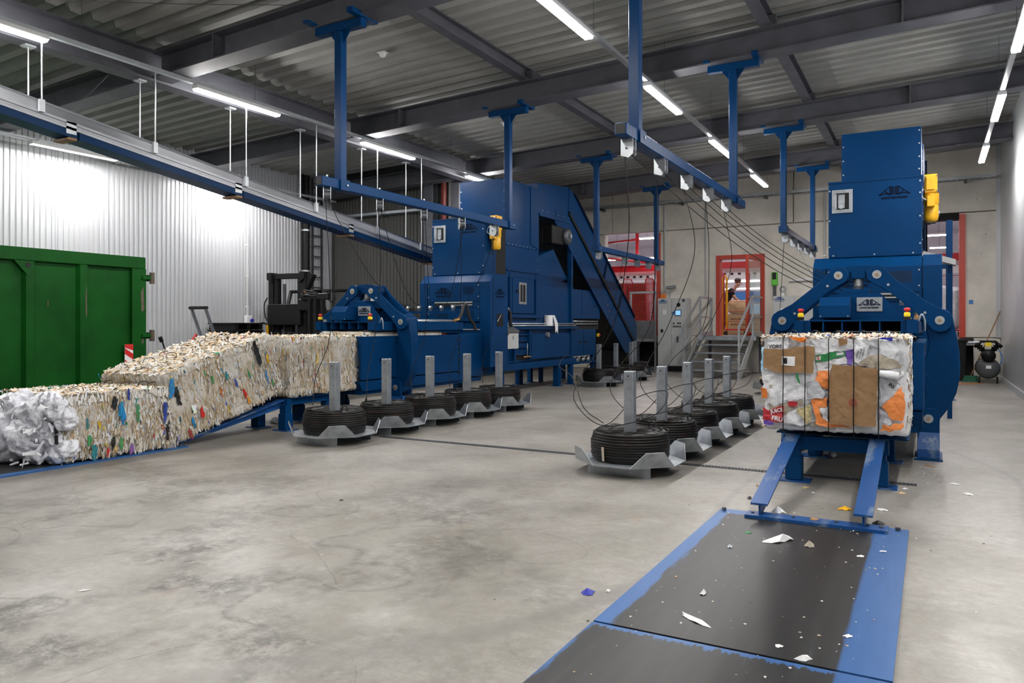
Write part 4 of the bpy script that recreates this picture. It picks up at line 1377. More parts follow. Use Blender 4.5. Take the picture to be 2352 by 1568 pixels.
# ------------------------------------------------------------------ paper bale
SH = {
'white1':('paper',[(-0.537,0.937),(-0.425,0.913),(-0.226,0.912),(-0.201,0.826),(-0.188,0.719),(-0.315,0.673),(-0.445,0.632),(-0.531,0.689)]),
'vors':('paper',[(-0.484,1.191),(-0.335,1.189),(-0.335,1.105),(-0.494,1.106)]),
'white3':('paper',[(-0.188,1.187),(-0.027,1.195),(0.142,1.184),(0.148,1.112),(-0.082,1.066),(-0.129,1.058),(-0.126,1.128)]),
'white4':('paper',[(0.335,1.182),(0.41,1.174),(0.478,1.111),(0.433,1.04),(0.335,1.073)]),
'white5':('paper',[(-0.126,0.995),(0.094,1.053),(0.136,0.985),(0.003,0.991),(-0.021,0.938),(-0.11,0.932)]),
'whitediag':('paperg',[(0.335,0.936),(0.45,0.901),(0.484,0.833),(0.353,0.671),(0.335,0.673)]),
'grey2':('paperg',[(0.335,0.654),(0.41,0.607),(0.421,0.538),(0.341,0.494)]),
'white2':('paper',[(-0.095,0.647),(-0.033,0.654),(-0.033,0.532),(-0.076,0.539),(-0.073,0.579)]),
'beige':('beige',[(0.172,0.992),(0.266,1.066),(0.33,1.073),(0.438,1.034),(0.495,1.01),(0.484,0.972),(0.353,0.962),(0.207,0.977)]),
'green':('cgreen',[(-0.126,1.055),(-0.082,1.066),(0.085,1.099),(0.094,1.059),(-0.126,0.998)]),
'purple':('cpurple',[(0.094,1.098),(0.166,1.112),(0.151,1.034),(0.139,0.985),(0.106,0.994),(0.097,1.059)]),
'textsheet':('paper',[(0.178,1.178),(0.272,1.166),(0.237,1.042),(0.184,0.996),(0.155,1.015),(0.157,1.106)]),
'orange1':('orange',[(-0.112,0.932),(-0.024,0.937),(-0.026,0.793),(-0.061,0.795),(-0.107,0.829),(-0.129,0.862),(-0.112,0.895)]),
'orange2':('orange',[(-0.157,0.704),(-0.033,0.726),(-0.039,0.653),(-0.101,0.647),(-0.073,0.559),(-0.033,0.532),(0.058,0.514),(0.148,0.491),(-0.033,0.49),(-0.126,0.512),(-0.138,0.602)]),
'orange3':('orange',[(0.353,0.668),(0.489,0.833),(0.512,0.714),(0.506,0.619),(0.495,0.568),(0.421,0.576),(0.387,0.631)]),
'orange4':('orange',[(0.335,0.484),(0.358,0.54),(0.41,0.524),(0.433,0.551),(0.5,0.558),(0.5,0.524),(0.404,0.482)]),
'red':('cred',[(-0.534,0.627),(-0.484,0.596),(-0.406,0.634),(-0.364,0.643),(-0.364,0.508),(-0.445,0.509),(-0.531,0.525)]),
'red2':('cred',[(-0.335,0.679),(-0.258,0.676),(-0.264,0.648),(-0.328,0.638)]),
'straw':('straw',[(-0.271,0.614),(-0.163,0.667),(-0.151,0.554),(-0.195,0.498),(-0.252,0.582)]),
'orangeL':('dorange',[(-0.544,0.789),(-0.501,0.773),(-0.494,0.702),(-0.537,0.696)]),
'redorange':('orangep',[(-0.36,1.199),(-0.188,1.194),(-0.201,1.16),(-0.277,1.176)]),
'blue':('cblue',[(0.33,1.198),(0.427,1.206),(0.421,1.174),(0.353,1.189)]),
'kraft3':('kraft',[(0.049,1.196),(0.112,1.193),(0.109,1.151),(0.052,1.134)]),
'lightblue':('lblue',[(-0.537,1.122),(-0.521,1.116),(-0.524,0.951),(-0.537,0.909)]),
'grey1':('paperg',[(-0.188,0.846),(-0.107,0.856),(-0.049,0.759),(-0.07,0.715),(-0.176,0.71)]),
'bluelabel':('cpurple',[(-0.524,0.518),(-0.445,0.506),(-0.445,0.485),(-0.521,0.484)]),
'greenthin':('cgreen',[(-0.271,0.911),(-0.258,0.911),(-0.236,0.824),(-0.252,0.837)]),
'kraft1':('kraft',[(-0.521,1.105),(-0.36,1.104),(-0.195,1.134),(-0.129,1.125),(-0.138,0.913),(-0.277,0.917),(-0.425,0.914),(-0.521,0.954)]),
'kraft2':('kraft',[(0.003,0.991),(0.207,0.977),(0.33,0.961),(0.312,0.518),(-0.018,0.516),(-0.021,0.859)]),
'flap':('kraft',[(0.003,0.991),(0.33,0.961),(0.324,0.878),(0.094,0.87),(-0.015,0.889)]),
}
pbx, pby = -.68, 6.46
pp = thing('paper_bale', 'wired bale of white paper, orange sheets and brown cardboard on the right chute', 'bale', (pbx, pby, .40))
def fnp(p, n):
    d = .010 * noise.noise(p * 6) + .006 * noise.noise(p * 17)
    if abs(n.y) < .6:
        d += .012 * noise.noise(Vector((p.x * 8, p.y * 60, p.z * 5))) + .01 * noise.noise(p * 30)
    return d
vs, fs = rounded_block(1.06, 1.32, .755, .02, .03, fnp)
core = MB()
core.T = Matrix.Translation((0, .705, .045))
core.add(vs, fs, True).build('bale_core', 'paper', pp)
def front_relief(x, z):
    """crumpled relief shared by everything pressed into the bale's front"""
    p = Vector((x, 0, z))
    return .030 * abs(noise.noise(p * 5.0)) + .016 * abs(noise.noise(p * 12 + Vector((3, 1, 2)))) + .006 * noise.noise(p * 30) - .013
def sheet(name, pts, y, m, parent, f_=1.0):
    """thin crumpled sheet with outline pts (x,z) lying on the front relief"""
    xs_, zs_ = [p[0] for p in pts], [p[1] for p in pts]
    q = random.Random(len(pts) * 7 + int(xs_[0] * 1000))
    vs2 = [Vector(p) for p in pts]
    ed = [(k, (k + 1) % len(pts)) for k in range(len(pts))]
    st_ = .020
    gx = min(xs_)
    while gx < max(xs_):
        gz = min(zs_)
        while gz < max(zs_):
            vs2.append(Vector((gx + q.uniform(-.008, .008), gz + q.uniform(-.008, .008))))
            gz += st_
        gx += st_
    r_ = delaunay_2d_cdt(vs2, ed, [], 1, 1e-5)
    f_ = .4 if m == 'kraft' else f_
    v3 = [(v.x, y - front_relief(v.x, v.y) * f_ - (.010 if m == 'kraft' else 0), v.y) for v in r_[0]]
    fs_ = []
    for f in r_[2]:
        a, b, c = [r_[0][k] for k in f[:3]]
        ar = (b.x - a.x) * (c.y - a.y) - (c.x - a.x) * (b.y - a.y)
        fs_.append(tuple(f) if ar > 0 else tuple(f[::-1]))
    o = MB().add(v3, fs_).build(name, m, parent)
    so = o.modifiers.new('thickness', 'SOLIDIFY')
    so.thickness = .0022
    so.offset = -1
    return o
layer = {}
rr = random.Random(77)
for i in range(34):        # sheets of the under layer
    m = rr.choice(['paper', 'paper', 'paper', 'paperg', 'paperg', 'beige', 'paper'])
    a0 = rr.uniform(0, 6)
    w_, h = rr.uniform(.08, .2), rr.uniform(.07, .17)
    cx, cz = rr.uniform(-.50 + w_ * .7, .50 - w_ * .7), rr.uniform(.10 + h * .6, .76 - h * .6)
    n = rr.randint(6, 11)
    pts = [(w_ * math.cos(2 * PI * k / n) * rr.uniform(.75, 1.15), h * math.sin(2 * PI * k / n) * rr.uniform(.75, 1.15)) for k in range(n)]
    a0 = rr.uniform(-.8, .8)
    pts = [(cx + a * math.cos(a0) - b * math.sin(a0), cz + a * math.sin(a0) + b * math.cos(a0)) for a, b in pts]
    sheet('paper_sheet', pts, .020 - .0006 * i, m, pp)
for i, (nm, (m, pts)) in enumerate(SH.items()):
    y = -.002 - .0013 * i
    pts = [(a, b - .40) for a, b in pts]
    # jagged torn outline
    out = []
    rr = random.Random(i)
    jag = .004 if m == 'kraft' else .009
    for a, b in zip(pts, pts[1:] + pts[:1]):
        L_ = math.hypot(b[0] - a[0], b[1] - a[1])
        n = max(1, int(L_ / .03))
        for k in range(n):
            f = k / n
            out.append((a[0] + (b[0] - a[0]) * f + (rr.uniform(-jag, jag) if k else 0), a[1] + (b[1] - a[1]) * f + (rr.uniform(-jag, jag) if k else 0)))
    o = sheet('cardboard_piece' if m == 'kraft' else 'paper_sheet', out, y, m, pp)
    layer[nm] = (o, y - .0005)
def on(nm, x, z, rot=0.0):
    return Matrix.Translation((x, layer[nm][1] - .006 - front_relief(x, z - .40), z - .40)) @ FRONT @ Matrix.Rotation(rot, 4, 'Z')
ky = layer['kraft1'][1] - .016
o = sheet('address_label', [(-.375, .646), (-.274, .645), (-.278, .57), (-.377, .575)], ky, 'white', layer['kraft1'][0], .4)
mb = MB()
x = -.362
rr = random.Random(4)
while x < -.335:
    w_ = rr.choice([.0012, .002, .003])
    mb.box(x, x + w_, ky - .4 * front_relief(x, .611) - .006, ky - .4 * front_relief(x, .611) + .004, .588, .634)
    x += w_ + rr.choice([.0012, .002])
stuff(mb.build('barcode', 'black', layer['kraft1'][0]))
text('VORS', .042, 'black', layer['vors'][0], on('vors', -.435, 1.123), bold=.0006)
text('FRU', .05, 'white', layer['red'][0], on('red', -.415, .535, -.15), bold=.0015)
text('JUICE', .042, 'white', layer['red'][0], on('red', -.42, .60, .25), bold=.001)
text('S', .035, 'red', layer['green'][0], on('green', -.105, 1.035, .1), bold=.001)
o = sheet('white_patch', [(-.122, .648), (-.088, .652), (-.088, .622), (-.122, .617)], layer['green'][1] - .003, 'white', layer['green'][0])
o = sheet('white_patch', [(.03, .680), (.08, .688), (.08, .666), (.03, .660)], layer['green'][1] - .003, 'cabinet', layer['green'][0])
for k, s in enumerate(('VERPACKT', '12 X 80 ML', 'RECYCLE')):
    text(s, .016, 'black', layer['textsheet'][0], on('textsheet', .225 - .022 * k, 1.09 - .01 * k, 1.35))
text('EO', .032, 'black', layer['whitediag'][0], on('whitediag', .418, .835, -.75), bold=.001)
mb = MB()
for r0 in (.0, .010, .018):
    pts = [(.15 + (.028 - r0) * math.cos(2 * PI * k / 28), layer['kraft2'][1] - .012 - .4 * front_relief(.15 + (.028 - r0) * math.cos(2 * PI * k / 28), .296 + (.028 - r0) * math.sin(2 * PI * k / 28)), .296 + (.028 - r0) * math.sin(2 * PI * k / 28)) for k in range(28)]
    mb.tube(pts, .0016, 4, closed=True)
stuff(mb.build('round_stamp', 'cred', layer['kraft2'][0]))
# crumpled rims along the top, the right side and at the bottom
mb = MB()
rr = random.Random(21)
PCO = [(.58, .53, .45), (.55, .43, .28), (.6, .59, .57), (.48, .34, .2), (.62, .6, .54), (.34, .22, .12), (.58, .54, .46)]
for _ in range(2200):
    k = rr.random()
    c = rr.choice(PCO)
    if rr.random() < .06:
        c = rr.choice([(.4, .04, .03), (.05, .08, .4), (.75, .3, .06), (.1, .1, .1), (.03, .2, .08)])
    if k < .72:
        crumple(mb, (rr.uniform(-.55, .53), rr.uniform(-.0, 1.3), .80 + rr.uniform(-.006, .010)), (rr.uniform(-.45, .45), rr.uniform(-.7, .25), 1), rr.uniform(.02, .06), c, rr)
    elif k < .93:
        crumple(mb, (.53 + rr.uniform(-.012, .006), rr.uniform(.03, .9), rr.uniform(.05, .80)), (1, rr.uniform(-.5, .8), rr.uniform(-.3, .3)), rr.uniform(.015, .04), c, rr, up=True)
    else:
        crumple(mb, (-.54 + rr.uniform(-.01, .01), rr.uniform(.0, .9), rr.uniform(.04, .80)), (-1, rr.uniform(-.8, .8), 0), rr.uniform(.02, .05), c, rr)
stuff(mb.build('paper_edges', 'tint', pp))
for x in (-.367, -.201, -.026, .155, .328):
    z1 = .805
    MB().tube([(x, 1.3, z1 + .01), (x, .3, z1 + .012), (x, .02, z1 + .006), (x, -.045, z1 - .03), (x + .003, -.06, .6), (x + .004, -.062, .42), (x, -.06, .25), (x, -.045, .06), (x, .02, .022)], .0042, 6).build('tie_wire', 'wire', pp)
    rr = random.Random(int(x * 1000))
    a = (x + .02, .10, z1 + .01)
    MB().tube(bez([a, (a[0] + .03, a[1] - .03, z1 + .05), (a[0] + .06, a[1] + .02, z1 + .04), (a[0] + .05, a[1] + .05, z1 + .015)], 6), .003, 5).build('wire_end', 'wire', pp)
for (x, z, w_, h, m) in ((-.47, .38, .022, .034, 'beige'), (.47, .60, .035, .05, 'paperg'), (.44, .53, .04, .02, 'kraft')):
    MB().prism([(x, z), (x + w_, z + .005), (x + w_ * .9, z + h), (x - .004, z + h * .9)], 'y', -.062, -.055).build('paper_sheet', m, pp)
# rolled sheet at the right
MB().cyl((.34, -.045, .53), (.47, -.05, .515), .025, .034, seg=14).build('rolled_sheet', 'paper', pp)

# ------------------------------------------------------------------ wire coils on their stands
def make_stand():
    t = thing('coil_stand', 'x', 'stand')
    for s in (-1, 1):
        MB().prism([(s * .285, 0), (s * .285, .10), (s * .225, .10), (s * .225, .092), (s * .277, .092), (s * .277, .008), (s * .225, .008), (s * .225, 0)], 'x', -.285, .285).build('base_channel', 'galv', t)
    h, c = .46, .165
    oc = [(-c, -h), (c, -h), (h, -c), (h, c), (c, h), (-c, h), (-h, c), (-h, -c)]
    MB().prism(oc, 'z', .10, .106).build('tray', 'galv', t)
    for k in range(4):
        mb = MB()
        mb.T = Matrix.Rotation(PI / 4 + k * PI / 2, 4, 'Z')
        # 45-degree edge: outward is local +x; edge half length
        L_, d = .205, .442
        q = [(d, -L_, .106), (d, L_, .106), (d + .055, .085, .235), (d + .055, -.085, .235)]
        n = Vector((.92, 0, -.39)) * .006
        mb.add(q + [tuple(Vector(p) - n) for p in q], [(0, 1, 2, 3), (7, 6, 5, 4), (0, 4, 5, 1), (1, 5, 6, 2), (2, 6, 7, 3), (3, 7, 4, 0)])
        mb.build('flap', 'galv', t)
    p = MB()
    o_, i_ = .045, .041
    p.prism([(-o_, -o_), (o_, -o_), (o_, o_), (-o_, o_)], 'z', .106, .89)
    ps = p.build('post', 'galv', t, bevel=.008, seg=2)
    MB().box(-.038, .038, -.038, .038, .885, .8906).build('post_hole', 'dgrey', ps)
    MB().cyl((0, -.0455, .845), (0, -.047, .845), .008, seg=10).build('bolt_hole', 'black', ps)
    return t
def make_coil(seed, ro=.35, h=.25):
    t = thing('wire_coil', 'x', 'wire coil')
    rr = random.Random(seed)
    prof = [(.19, .0)]
    ri = .19
    n = 11
    # stacked turns give the ridged outside
    out = []
    for k in range(n):
        z = h * (k + .5) / n
        bulge = ro - .03 * abs(2 * (z / h) - 1) ** 3 + rr.uniform(-.004, .004)
        out += [(bulge - .010, h * k / n), (bulge, z - .004), (bulge, z + .004)]
    out.append((out[-1][0] - .015, h))
    top = [(ro - .055, h + .012), (ro - .08, h + .006), (ro - .1, h + .014), (ro - .12, h + .004), (.215, h + .004), (.195, h - .02), (.19, .0), (ro - .05, 0)]
    MB().lathe([(ro - .05, 0)] + out + top[:-1] + [(ro - .05, 0)], (0, 0, .107), 40).build('wound_wire', 'wire', t)
    for k in range(7):
        a0 = rr.uniform(0, 2 * PI)
        ln = rr.uniform(2.2, 5.5)
        r0, r1 = rr.uniform(.22, ro - .02), rr.uniform(.22, ro)
        pts = [((r0 + (r1 - r0) * i / 20) * math.cos(a0 + ln * i / 20) * (1 + .01 * math.sin(i)), (r0 + (r1 - r0) * i / 20) * math.sin(a0 + ln * i / 20), .107 + h + .012 + .006 * math.sin(i * 1.3 + k)) for i in range(21)]
        MB().tube(pts, .004, 5).build('loose_turn', 'wire', t)
    a = rr.uniform(0, 6)
    MB().tube([(.27 * math.cos(a) + .03 * math.cos(b), .27 * math.sin(a), .107 + h + .03 + .03 * math.sin(b)) for b in [2 * PI * i / 10 for i in range(10)]], .007, 5, closed=True).build('binding', 'black', t)
    return t
ST0, CO0 = make_stand(), [make_coil(1), make_coil(2), make_coil(3, .335, .235)]
used = [False, [False] * 3]
def put_set(x, y, lab, ci, rz=0.0):
    s = ST0 if not used[0] else copy_tree(ST0)
    used[0] = True
    s.location = (x, y, 0)
    tag(s, 'galvanised coil stand with square post, ' + lab, 'stand', 'galvanised wire coil stands')
    c = CO0[ci] if not used[1][ci] else copy_tree(CO0[ci])
    used[1][ci] = True
    c.location = (x, y, 0)
    c.rotation_euler = (0, 0, rz)
    tag(c, 'black tie wire coil, ' + lab, 'wire coil', 'black coils of tie wire')
    return c
XLr, XRr = -5.82, -2.35
SP = [6.41 + .917 * i for i in range(5)]
for i, y in enumerate(SP):
    put_set(XRr, y, '%s from the camera in the right front row' % nth[i], i % 3, i * 1.1)
for i, y in enumerate(SP):
    put_set(XLr, y, '%s from the camera in the left front row' % nth[i], (i + 1) % 3, i * 1.7 + .4)
SB = [15.0, 16.0, 17.0, 18.2]
for i, y in enumerate(SB):
    put_set(-6.2 - (.35 if i == 3 else 0), y, '%s from the camera, rear row by the conveyor' % nth[i], i % 3, i * .9 + 2)
put_set(-2.5, 14.9, 'alone behind the paper bale, far right row', 1, .3)
lb = MB().prism([(-.008, .0), (.012, .0), (.006, .12), (-.018, .12)], 'y', -.36, -.352).build('paper_tag', 'beige', None)
lb.parent = CO0[0]
lb.location = (-.10, .0, .125)
lb.matrix_local = Matrix.Translation((0, 0, .125)) @ Matrix.Rotation(-.35, 4, 'Z')

# ------------------------------------------------------------------ overhead wire guides
def gantry(label, x, zr, y0, y1, posts, pul, roll_m='zinc', turn=()):
    t = thing('wire_guide_rail', label, 'guide rail', (x, 0, zr), group='overhead wire guide rails')
    ra = MB().prism([(-.055, -.055), (.055, -.055), (.055, .055), (-.055, .055)], 'y', y0, y1).build('rail', 'blue', t, bevel=.008)
    MB().box(-.045, .045, y0 - .002, y0, -.045, .045).build('rail_end', 'black', ra)
    for y in posts:
        zt = beam_z(x) - zr - .10
        p = MB().box(-.05, .05, y - .05, y + .05, .055, zt).build('hanger_post', 'blue', t, bevel=.006)
        MB().box(-.075, .075, y - .075, y + .075, -.06, .06).build('rail_clamp', 'blue', p)
        MB().cyl((.075, y + .03, 0), (.085, y + .03, 0), .012, seg=6, smooth=False).build('clamp_bolt', 'zinc', p)
        MB().box(-.34, .34, y - .05, y + .05, zt, zt + .095).build('head_beam', 'blue', p, bevel=.004)
        for s in (-1, 1):
            MB().prism([(s * .05, zt), (s * .15, zt), (s * .05, zt - .13)], 'y', y - .006, y + .006).build('gusset', 'blue', p)
            MB().box(s * .28, s * .36, y - .22, y + .22, zt + .095, zt + .135 + s * .013).build('clamp_bar', 'blue', p)
    for i_, y in enumerate(pul):
        y_, y = y, 0.0
        g = MB().prism([(-.06, -.055), (.06, -.055), (.06, -.19), (.02, -.225), (-.06, -.20)], 'y', y - .042, y - .036).build('guide_pulley', roll_m, t)
        MB().prism([(-.06, -.055), (.06, -.055), (.06, -.19), (.02, -.225), (-.06, -.20)], 'y', y + .036, y + .042).build('cheek_plate', roll_m, g)
        MB().box(-.06, -.054, y - .042, y + .042, -.20, -.055).build('back_plate', roll_m, g)
        MB().cyl((0, y - .035, -.14), (0, y + .035, -.14), .05, seg=16).build('wheel', 'steel', g)
        MB().cyl((0, y - .05, -.14), (0, y - .042, -.14), .01, seg=6).build('axle', 'steel', g)
        MB().cyl((.0, y, .055), (.0, y, .085), .012, seg=6, smooth=False).build('fixing_bolt', 'zinc', g)
        g.location = (0, y_, 0)
        g.rotation_euler = (0, 0, turn[i_] if turn else 0)
    return t
PU = SP
ZRR, ZRL = 3.0, 2.88
gantry('blue overhead wire guide rail above the right front row of coils', XRr, ZRR, 6.17, 10.95, (6.55, 10.44), [y - .05 for y in SP])
gantry('blue overhead wire guide rail above the left front row of coils', -5.86, ZRL, 6.2, 10.62, (6.55, 10.44), [y - .08 for y in SP], turn=(-.80, -.86, -.9, -.8, -.05))
gantry('blue overhead wire guide rail in front of the gate at the conveyor', -5.95, 2.86, 14.2, 18.6, (14.27, 18.1), [14.4, 15.9, 16.7, 17.5, 18.2], 'galv')
gantry('blue overhead wire guide rail high beside the right press, far end', -2.32, 3.02, 14.3, 18.5, (14.27, 18.1), [14.45, 15.4, 16.3, 17.2, 18.1], 'galv')

def sag(a, b, s, n=16):
    a, b = Vector(a), Vector(b)
    return [a.lerp(b, i / n) - Vector((0, 0, s * 4 * (i / n) * (1 - i / n))) for i in range(n + 1)]
for i, y in enumerate(SP):
    z = ZRR - .19
    tag(MB().tube(sag((XRr + .03, y - .05, z), (-1.24 + .16 * i, 10.98, 1.72), .16), .0045, 5).build('feed_wire', 'wire'), 'thin black wire, %s right rail pulley to the right press' % nth[i], 'wire', 'wires running to the presses')
    c = Vector((XRr - .27, y + .05, .38))
    rr = random.Random(50 + i)
    tag(MB().tube(bez([(XRr - .03, y - .05, z), (XRr - .05 + rr.uniform(-.1, .1), y + .1, 2.1), (XRr - .22 + rr.uniform(-.1, .1), y + .28, 1.3), (XRr - .5, y + .1, .85), (XRr - .52, y - .05, .60), tuple(c), (XRr - .05, y + .30, .62), (XRr + .27, y + .22, .70), (XRr + .25, y - .05, .52), (XRr - .1, y - .2, .40)], 10), .0042, 5).build('coil_wire', 'wire'),
        'looping thin black wire above the %s coil of the right front row' % nth[i], 'wire', 'wires rising from the coils')
    z = ZRL - .19
    tag(MB().tube(sag((-5.84, y - .08, z), (-8.02 + .235 * i, 10.75, 1.64), .30), .0045, 5).build('feed_wire', 'wire'), 'thin black wire, %s left rail pulley to the left press' % nth[i], 'wire', 'wires running to the presses')
    tag(MB().tube(bez([(-5.88, y - .08, z), (-5.95, y + .05, 2.0), (-6.05 + rr.uniform(-.1, .1), y + .15, 1.2), (-6.15, y + .05, .70), (-6.05, y - .1, .40)], 10), .0042, 5).build('coil_wire', 'wire'),
        'thin black wire dropping to the %s coil of the left front row' % nth[i], 'wire', 'wires rising from the coils')
for i, (x0, y0, z0, x1, y1, z1, lab) in enumerate(((-6.0, 15.9, 2.7, -6.4, 15.1, .4, 'thin black wire dropping to the nearest rear coil'), (-6.0, 18.2, 2.7, -6.65, 19.9, 1.5, 'thin black wire sagging past the grey control cabinet'),
                                                   (-2.35, 14.5, 2.85, -2.6, 14.95, .4, 'thin black wire dropping to the coil behind the paper bale'), (-2.35, 16.3, 2.85, -1.3, 13.2, 1.9, 'thin black wire from the far right rail to the press'))):
    tag(MB().tube(sag((x0, y0, z0), (x1, y1, z1), .25), .005, 5).build('coil_wire', 'wire'), lab, 'wire')
t = tag(MB().tube(bez([(-6.33, 15.0, .42), (-5.6, 12.2, .75), (-3.9, 8.2, .82), (-3.0, 6.6, .80), (-2.75, 6.3, .55), (-2.62, 6.45, .40)], 12), .0042, 5).build('coil_wire', 'wire'), 'long thin wire curving from the rear coils to the nearest right coil', 'wire')

# ------------------------------------------------------------------ suspended trough over the plastic bales
tr = thing('suspended_trough', 'long galvanised trough with blue belly hung on threaded rods, upper left', 'trough')
def tz(y):          # underside of the blue belly
    return 3.62 - .128 * (y - 4.2)
ya, yb = -2.0, 12.6
def run(pts, m, name, par=tr):
    """sheet strip with section pts (x,dz) extruded along the slope"""
    n = len(pts)
    vs = [(x, ya, tz(ya) + z) for x, z in pts] + [(x, yb, tz(yb) + z) for x, z in pts]
    return MB().add(vs, [tuple(range(n)), tuple(range(2 * n - 1, n - 1, -1))] + [(i, n + i, n + (i + 1) % n, (i + 1) % n) for i in range(n)]).build(name, m, par)
XA, XB = -8.78, -9.04
for k in range(6):
    y0, y1 = ya + (yb - ya) * k / 6 + .01, ya + (yb - ya) * (k + 1) / 6 - .01
    vs = [(x, y, tz(y) + z) for y in (y0, y1) for x, z in ((XA, .0), (XA, .085), (XB, .085), (XB, 0))]
    MB().add(vs, [(0, 1, 2, 3), (7, 6, 5, 4), (0, 4, 5, 1), (1, 5, 6, 2), (2, 6, 7, 3), (3, 7, 4, 0)]).build('belly_sheet', 'blue', tr)
    y = y1 - .12
    MB().box(XA + .02, XB - .02, y, y + .1, tz(y) - .04, tz(y) - .012).build('cross_bearer', 'wood', tr)
    MB().box(XA + .002, XA + .012, y - .02, y + .1, tz(y) + .03, tz(y) + .17).build('joint_plate', 'zinc', tr)
run([(XA, .085), (XA + .012, .085), (XA + .012, .115), (XA + .002, .12), (XA + .002, .145), (XA + .012, .15), (XA + .012, .18), (XA, .185), (XA - .02, .29), (XA - .015, .31), (XA - .03, .31), (XA - .035, .29), (XA - .015, .18)], 'alu', 'side_profile')
run([(XB, .085), (XB - .012, .085), (XB - .012, .29), (XB, .29)], 'alu', 'side_profile')
run([(XA - .012, .095), (XB, .095), (XB, .10), (XA - .012, .10)], 'rubber', 'trough_belt')
for k, y in enumerate((1.2, 3.6, 4.86, 6.28, 7.76, 9.20, 10.75, 12.1)):
    br = MB().box(XA + .012, XA + .05, y - .03, y + .03, tz(y) + .16, tz(y) + .30).build('rod_bracket', 'zinc', tr)
    MB().cyl((XA + .035, y, tz(y) + .28), (XA + .035, y, 4.60), .009, seg=7).build('threaded_rod', 'zinc', tr)
    yb_ = y + .10
    MB().cyl((XB - .16, yb_, tz(yb_) + .2), (XB - .16, yb_, 4.55), .009, seg=7).build('threaded_rod', 'zinc', tr)
    MB().box(XB - .22, XB - .10, yb_ - .06, yb_ + .06, 4.535, 4.556).build('beam_clamp', 'zinc', tr)
    MB().box(XB - .18, XB - .012, yb_ - .03, yb_ + .03, tz(yb_) + .20, tz(yb_) + .215).build('rod_arm', 'zinc', tr)

# ------------------------------------------------------------------ green roll-off container
ct = thing('waste_container', 'large dark green steel roll-off container on the left', 'container', (-10.95, 0, 0))
y0, y1 = .6, 7.7
MB().box(-2.34, -.06, y0, y1 - .05, .32, 2.30).build('body', 'green', ct)
MB().box(-.14, .0, y0, y1, 2.19, 2.375).build('top_rail', 'green', ct, bevel=.01)
MB().box(-2.4, -2.26, y0, y1, 2.19, 2.375).build('top_rail', 'green', ct, bevel=.01)
MB().box(-2.3, -.1, y1 - .12, y1, 2.24, 2.375).build('end_rail', 'green', ct, bevel=.01)
MB().box(-.08, .0, y0, y1, .31, .40).build('bottom_rail', 'green', ct)
for y in (1.3, 2.05, 2.85, 3.6, 4.35, 5.15, 5.93, 6.69):
    MB().prism([(-.06, y - .09), (.0, y - .055), (.0, y + .055), (-.06, y + .09)], 'z', .40, 2.19).build('side_post', 'green', ct)
MB().box(-.09, .004, 7.46, y1, .32, 2.19).build('end_post', 'green', ct)
MB().prism([(5.72, 2.19), (5.96, 2.19), (5.96, 1.98), (5.90, 1.98)], 'x', -.05, .004).build('gusset', 'green', ct)
MB().cyl((.004, 5.90, 2.13), (.008, 5.90, 2.13), .035, seg=14).build('lashing_hole', 'black', ct)
for z in (2.05, 1.13, .5):
    h = MB().box(-.1, .03, 7.62, 7.78, z - .03, z + .03).build('door_hinge', 'green', ct, bevel=.008)
    MB().cyl((.01, 7.8, z - .09), (.01, 7.8, z + .09), .04, seg=12).build('hinge_pin', 'greend', h)
    MB().box(-.3, -.0, 7.74, 7.77, z - .05, z + .05).build('hinge_strap', 'green', h)
MB().box(-2.3, -.1, y1, y1 + .05, .35, 2.2).build('rear_door', 'green', ct)
for k, (y, z, w_, h) in enumerate(((7.62, 1.5, .05, .42), (7.63, .98, .03, .12), (6.72, 1.4, .02, .5), (6.2, 1.55, .015, .12))):
    MB().prism([(y, z), (y + w_, z + .05), (y + w_ * .6, z + h), (y - w_ * .3, z + h * .7)], 'x', .0041 if y > 7.4 else (-.0 if y > 6.6 else -.06), .0052 if y > 7.4 else (.0012 if y > 6.6 else -.0585)).build('rust_scratch', 'greend', ct)
MB().box(-2.2, -.2, y0, y1 - .1, .10, .31).build('skid', 'blackm', ct)
for y in (1.2, 6.9):
    MB().cyl((-.5, y, .13), (-.2, y, .13), .13, seg=18).build('roller', 'blackm', ct)
hb = MB().box(.005, .012, 7.33, 7.47, .40, 1.0).build('hazard_board', 'white', ct)
for k in range(4):
    z = .40 + k * .18
    MB().prism([(7.33, z + .09), (7.47, z - .0), (7.47, z + .09), (7.33, z + .18)] if k < 3 else [(7.33, .95), (7.47, .90), (7.47, 1.0), (7.33, 1.0)], 'x', .012, .0135).build('red_stripe', 'red', hb)

# ------------------------------------------------------------------ step ladder
ld = thing('step_ladder', 'aluminium step ladder with black top standing by the white wall', 'ladder', (-12.3, 9.75, 0))
for x in (-.2, .2):
    MB().prism([(-.02, 1.62), (.03, 1.62), (.70, 0), (.64, 0)], 'x', x * (1) - .02, x + .02).build('front_rail', 'alu', ld)
    MB().tube([(x * .9, .12, 1.12), (x * .95, -.12, .7), (x * 1.05, -.42, .02)], .016, 8).build('rear_leg', 'alu', ld)
for k in range(4):
    z = .25 + k * .27
    MB().box(-.19, .19, .03 + (1.62 - z) * .41 - .05, .03 + (1.62 - z) * .41 + .05, z, z + .025).build('tread', 'alu', ld)
MB().tube([(-.2, -.18, .62), (.2, -.18, .62)], .012, 8).build('rear_brace', 'alu', ld)
MB().box(-.23, .23, -.05, .06, 1.60, 1.66).build('top_handle', 'black', ld, bevel=.015)
MB().tube(bez([(-.18, .10, 1.12), (-.185, .03, 1.03), (-.19, -.03, .92), (-.19, -.06, .86)], 6), .022, 8).build('red_grip', 'red', ld)
bar = thing('lever_bar', 'thin dark lever with a knob sticking up behind the sloping bale', 'lever', (-9.6, 7.0, 0))
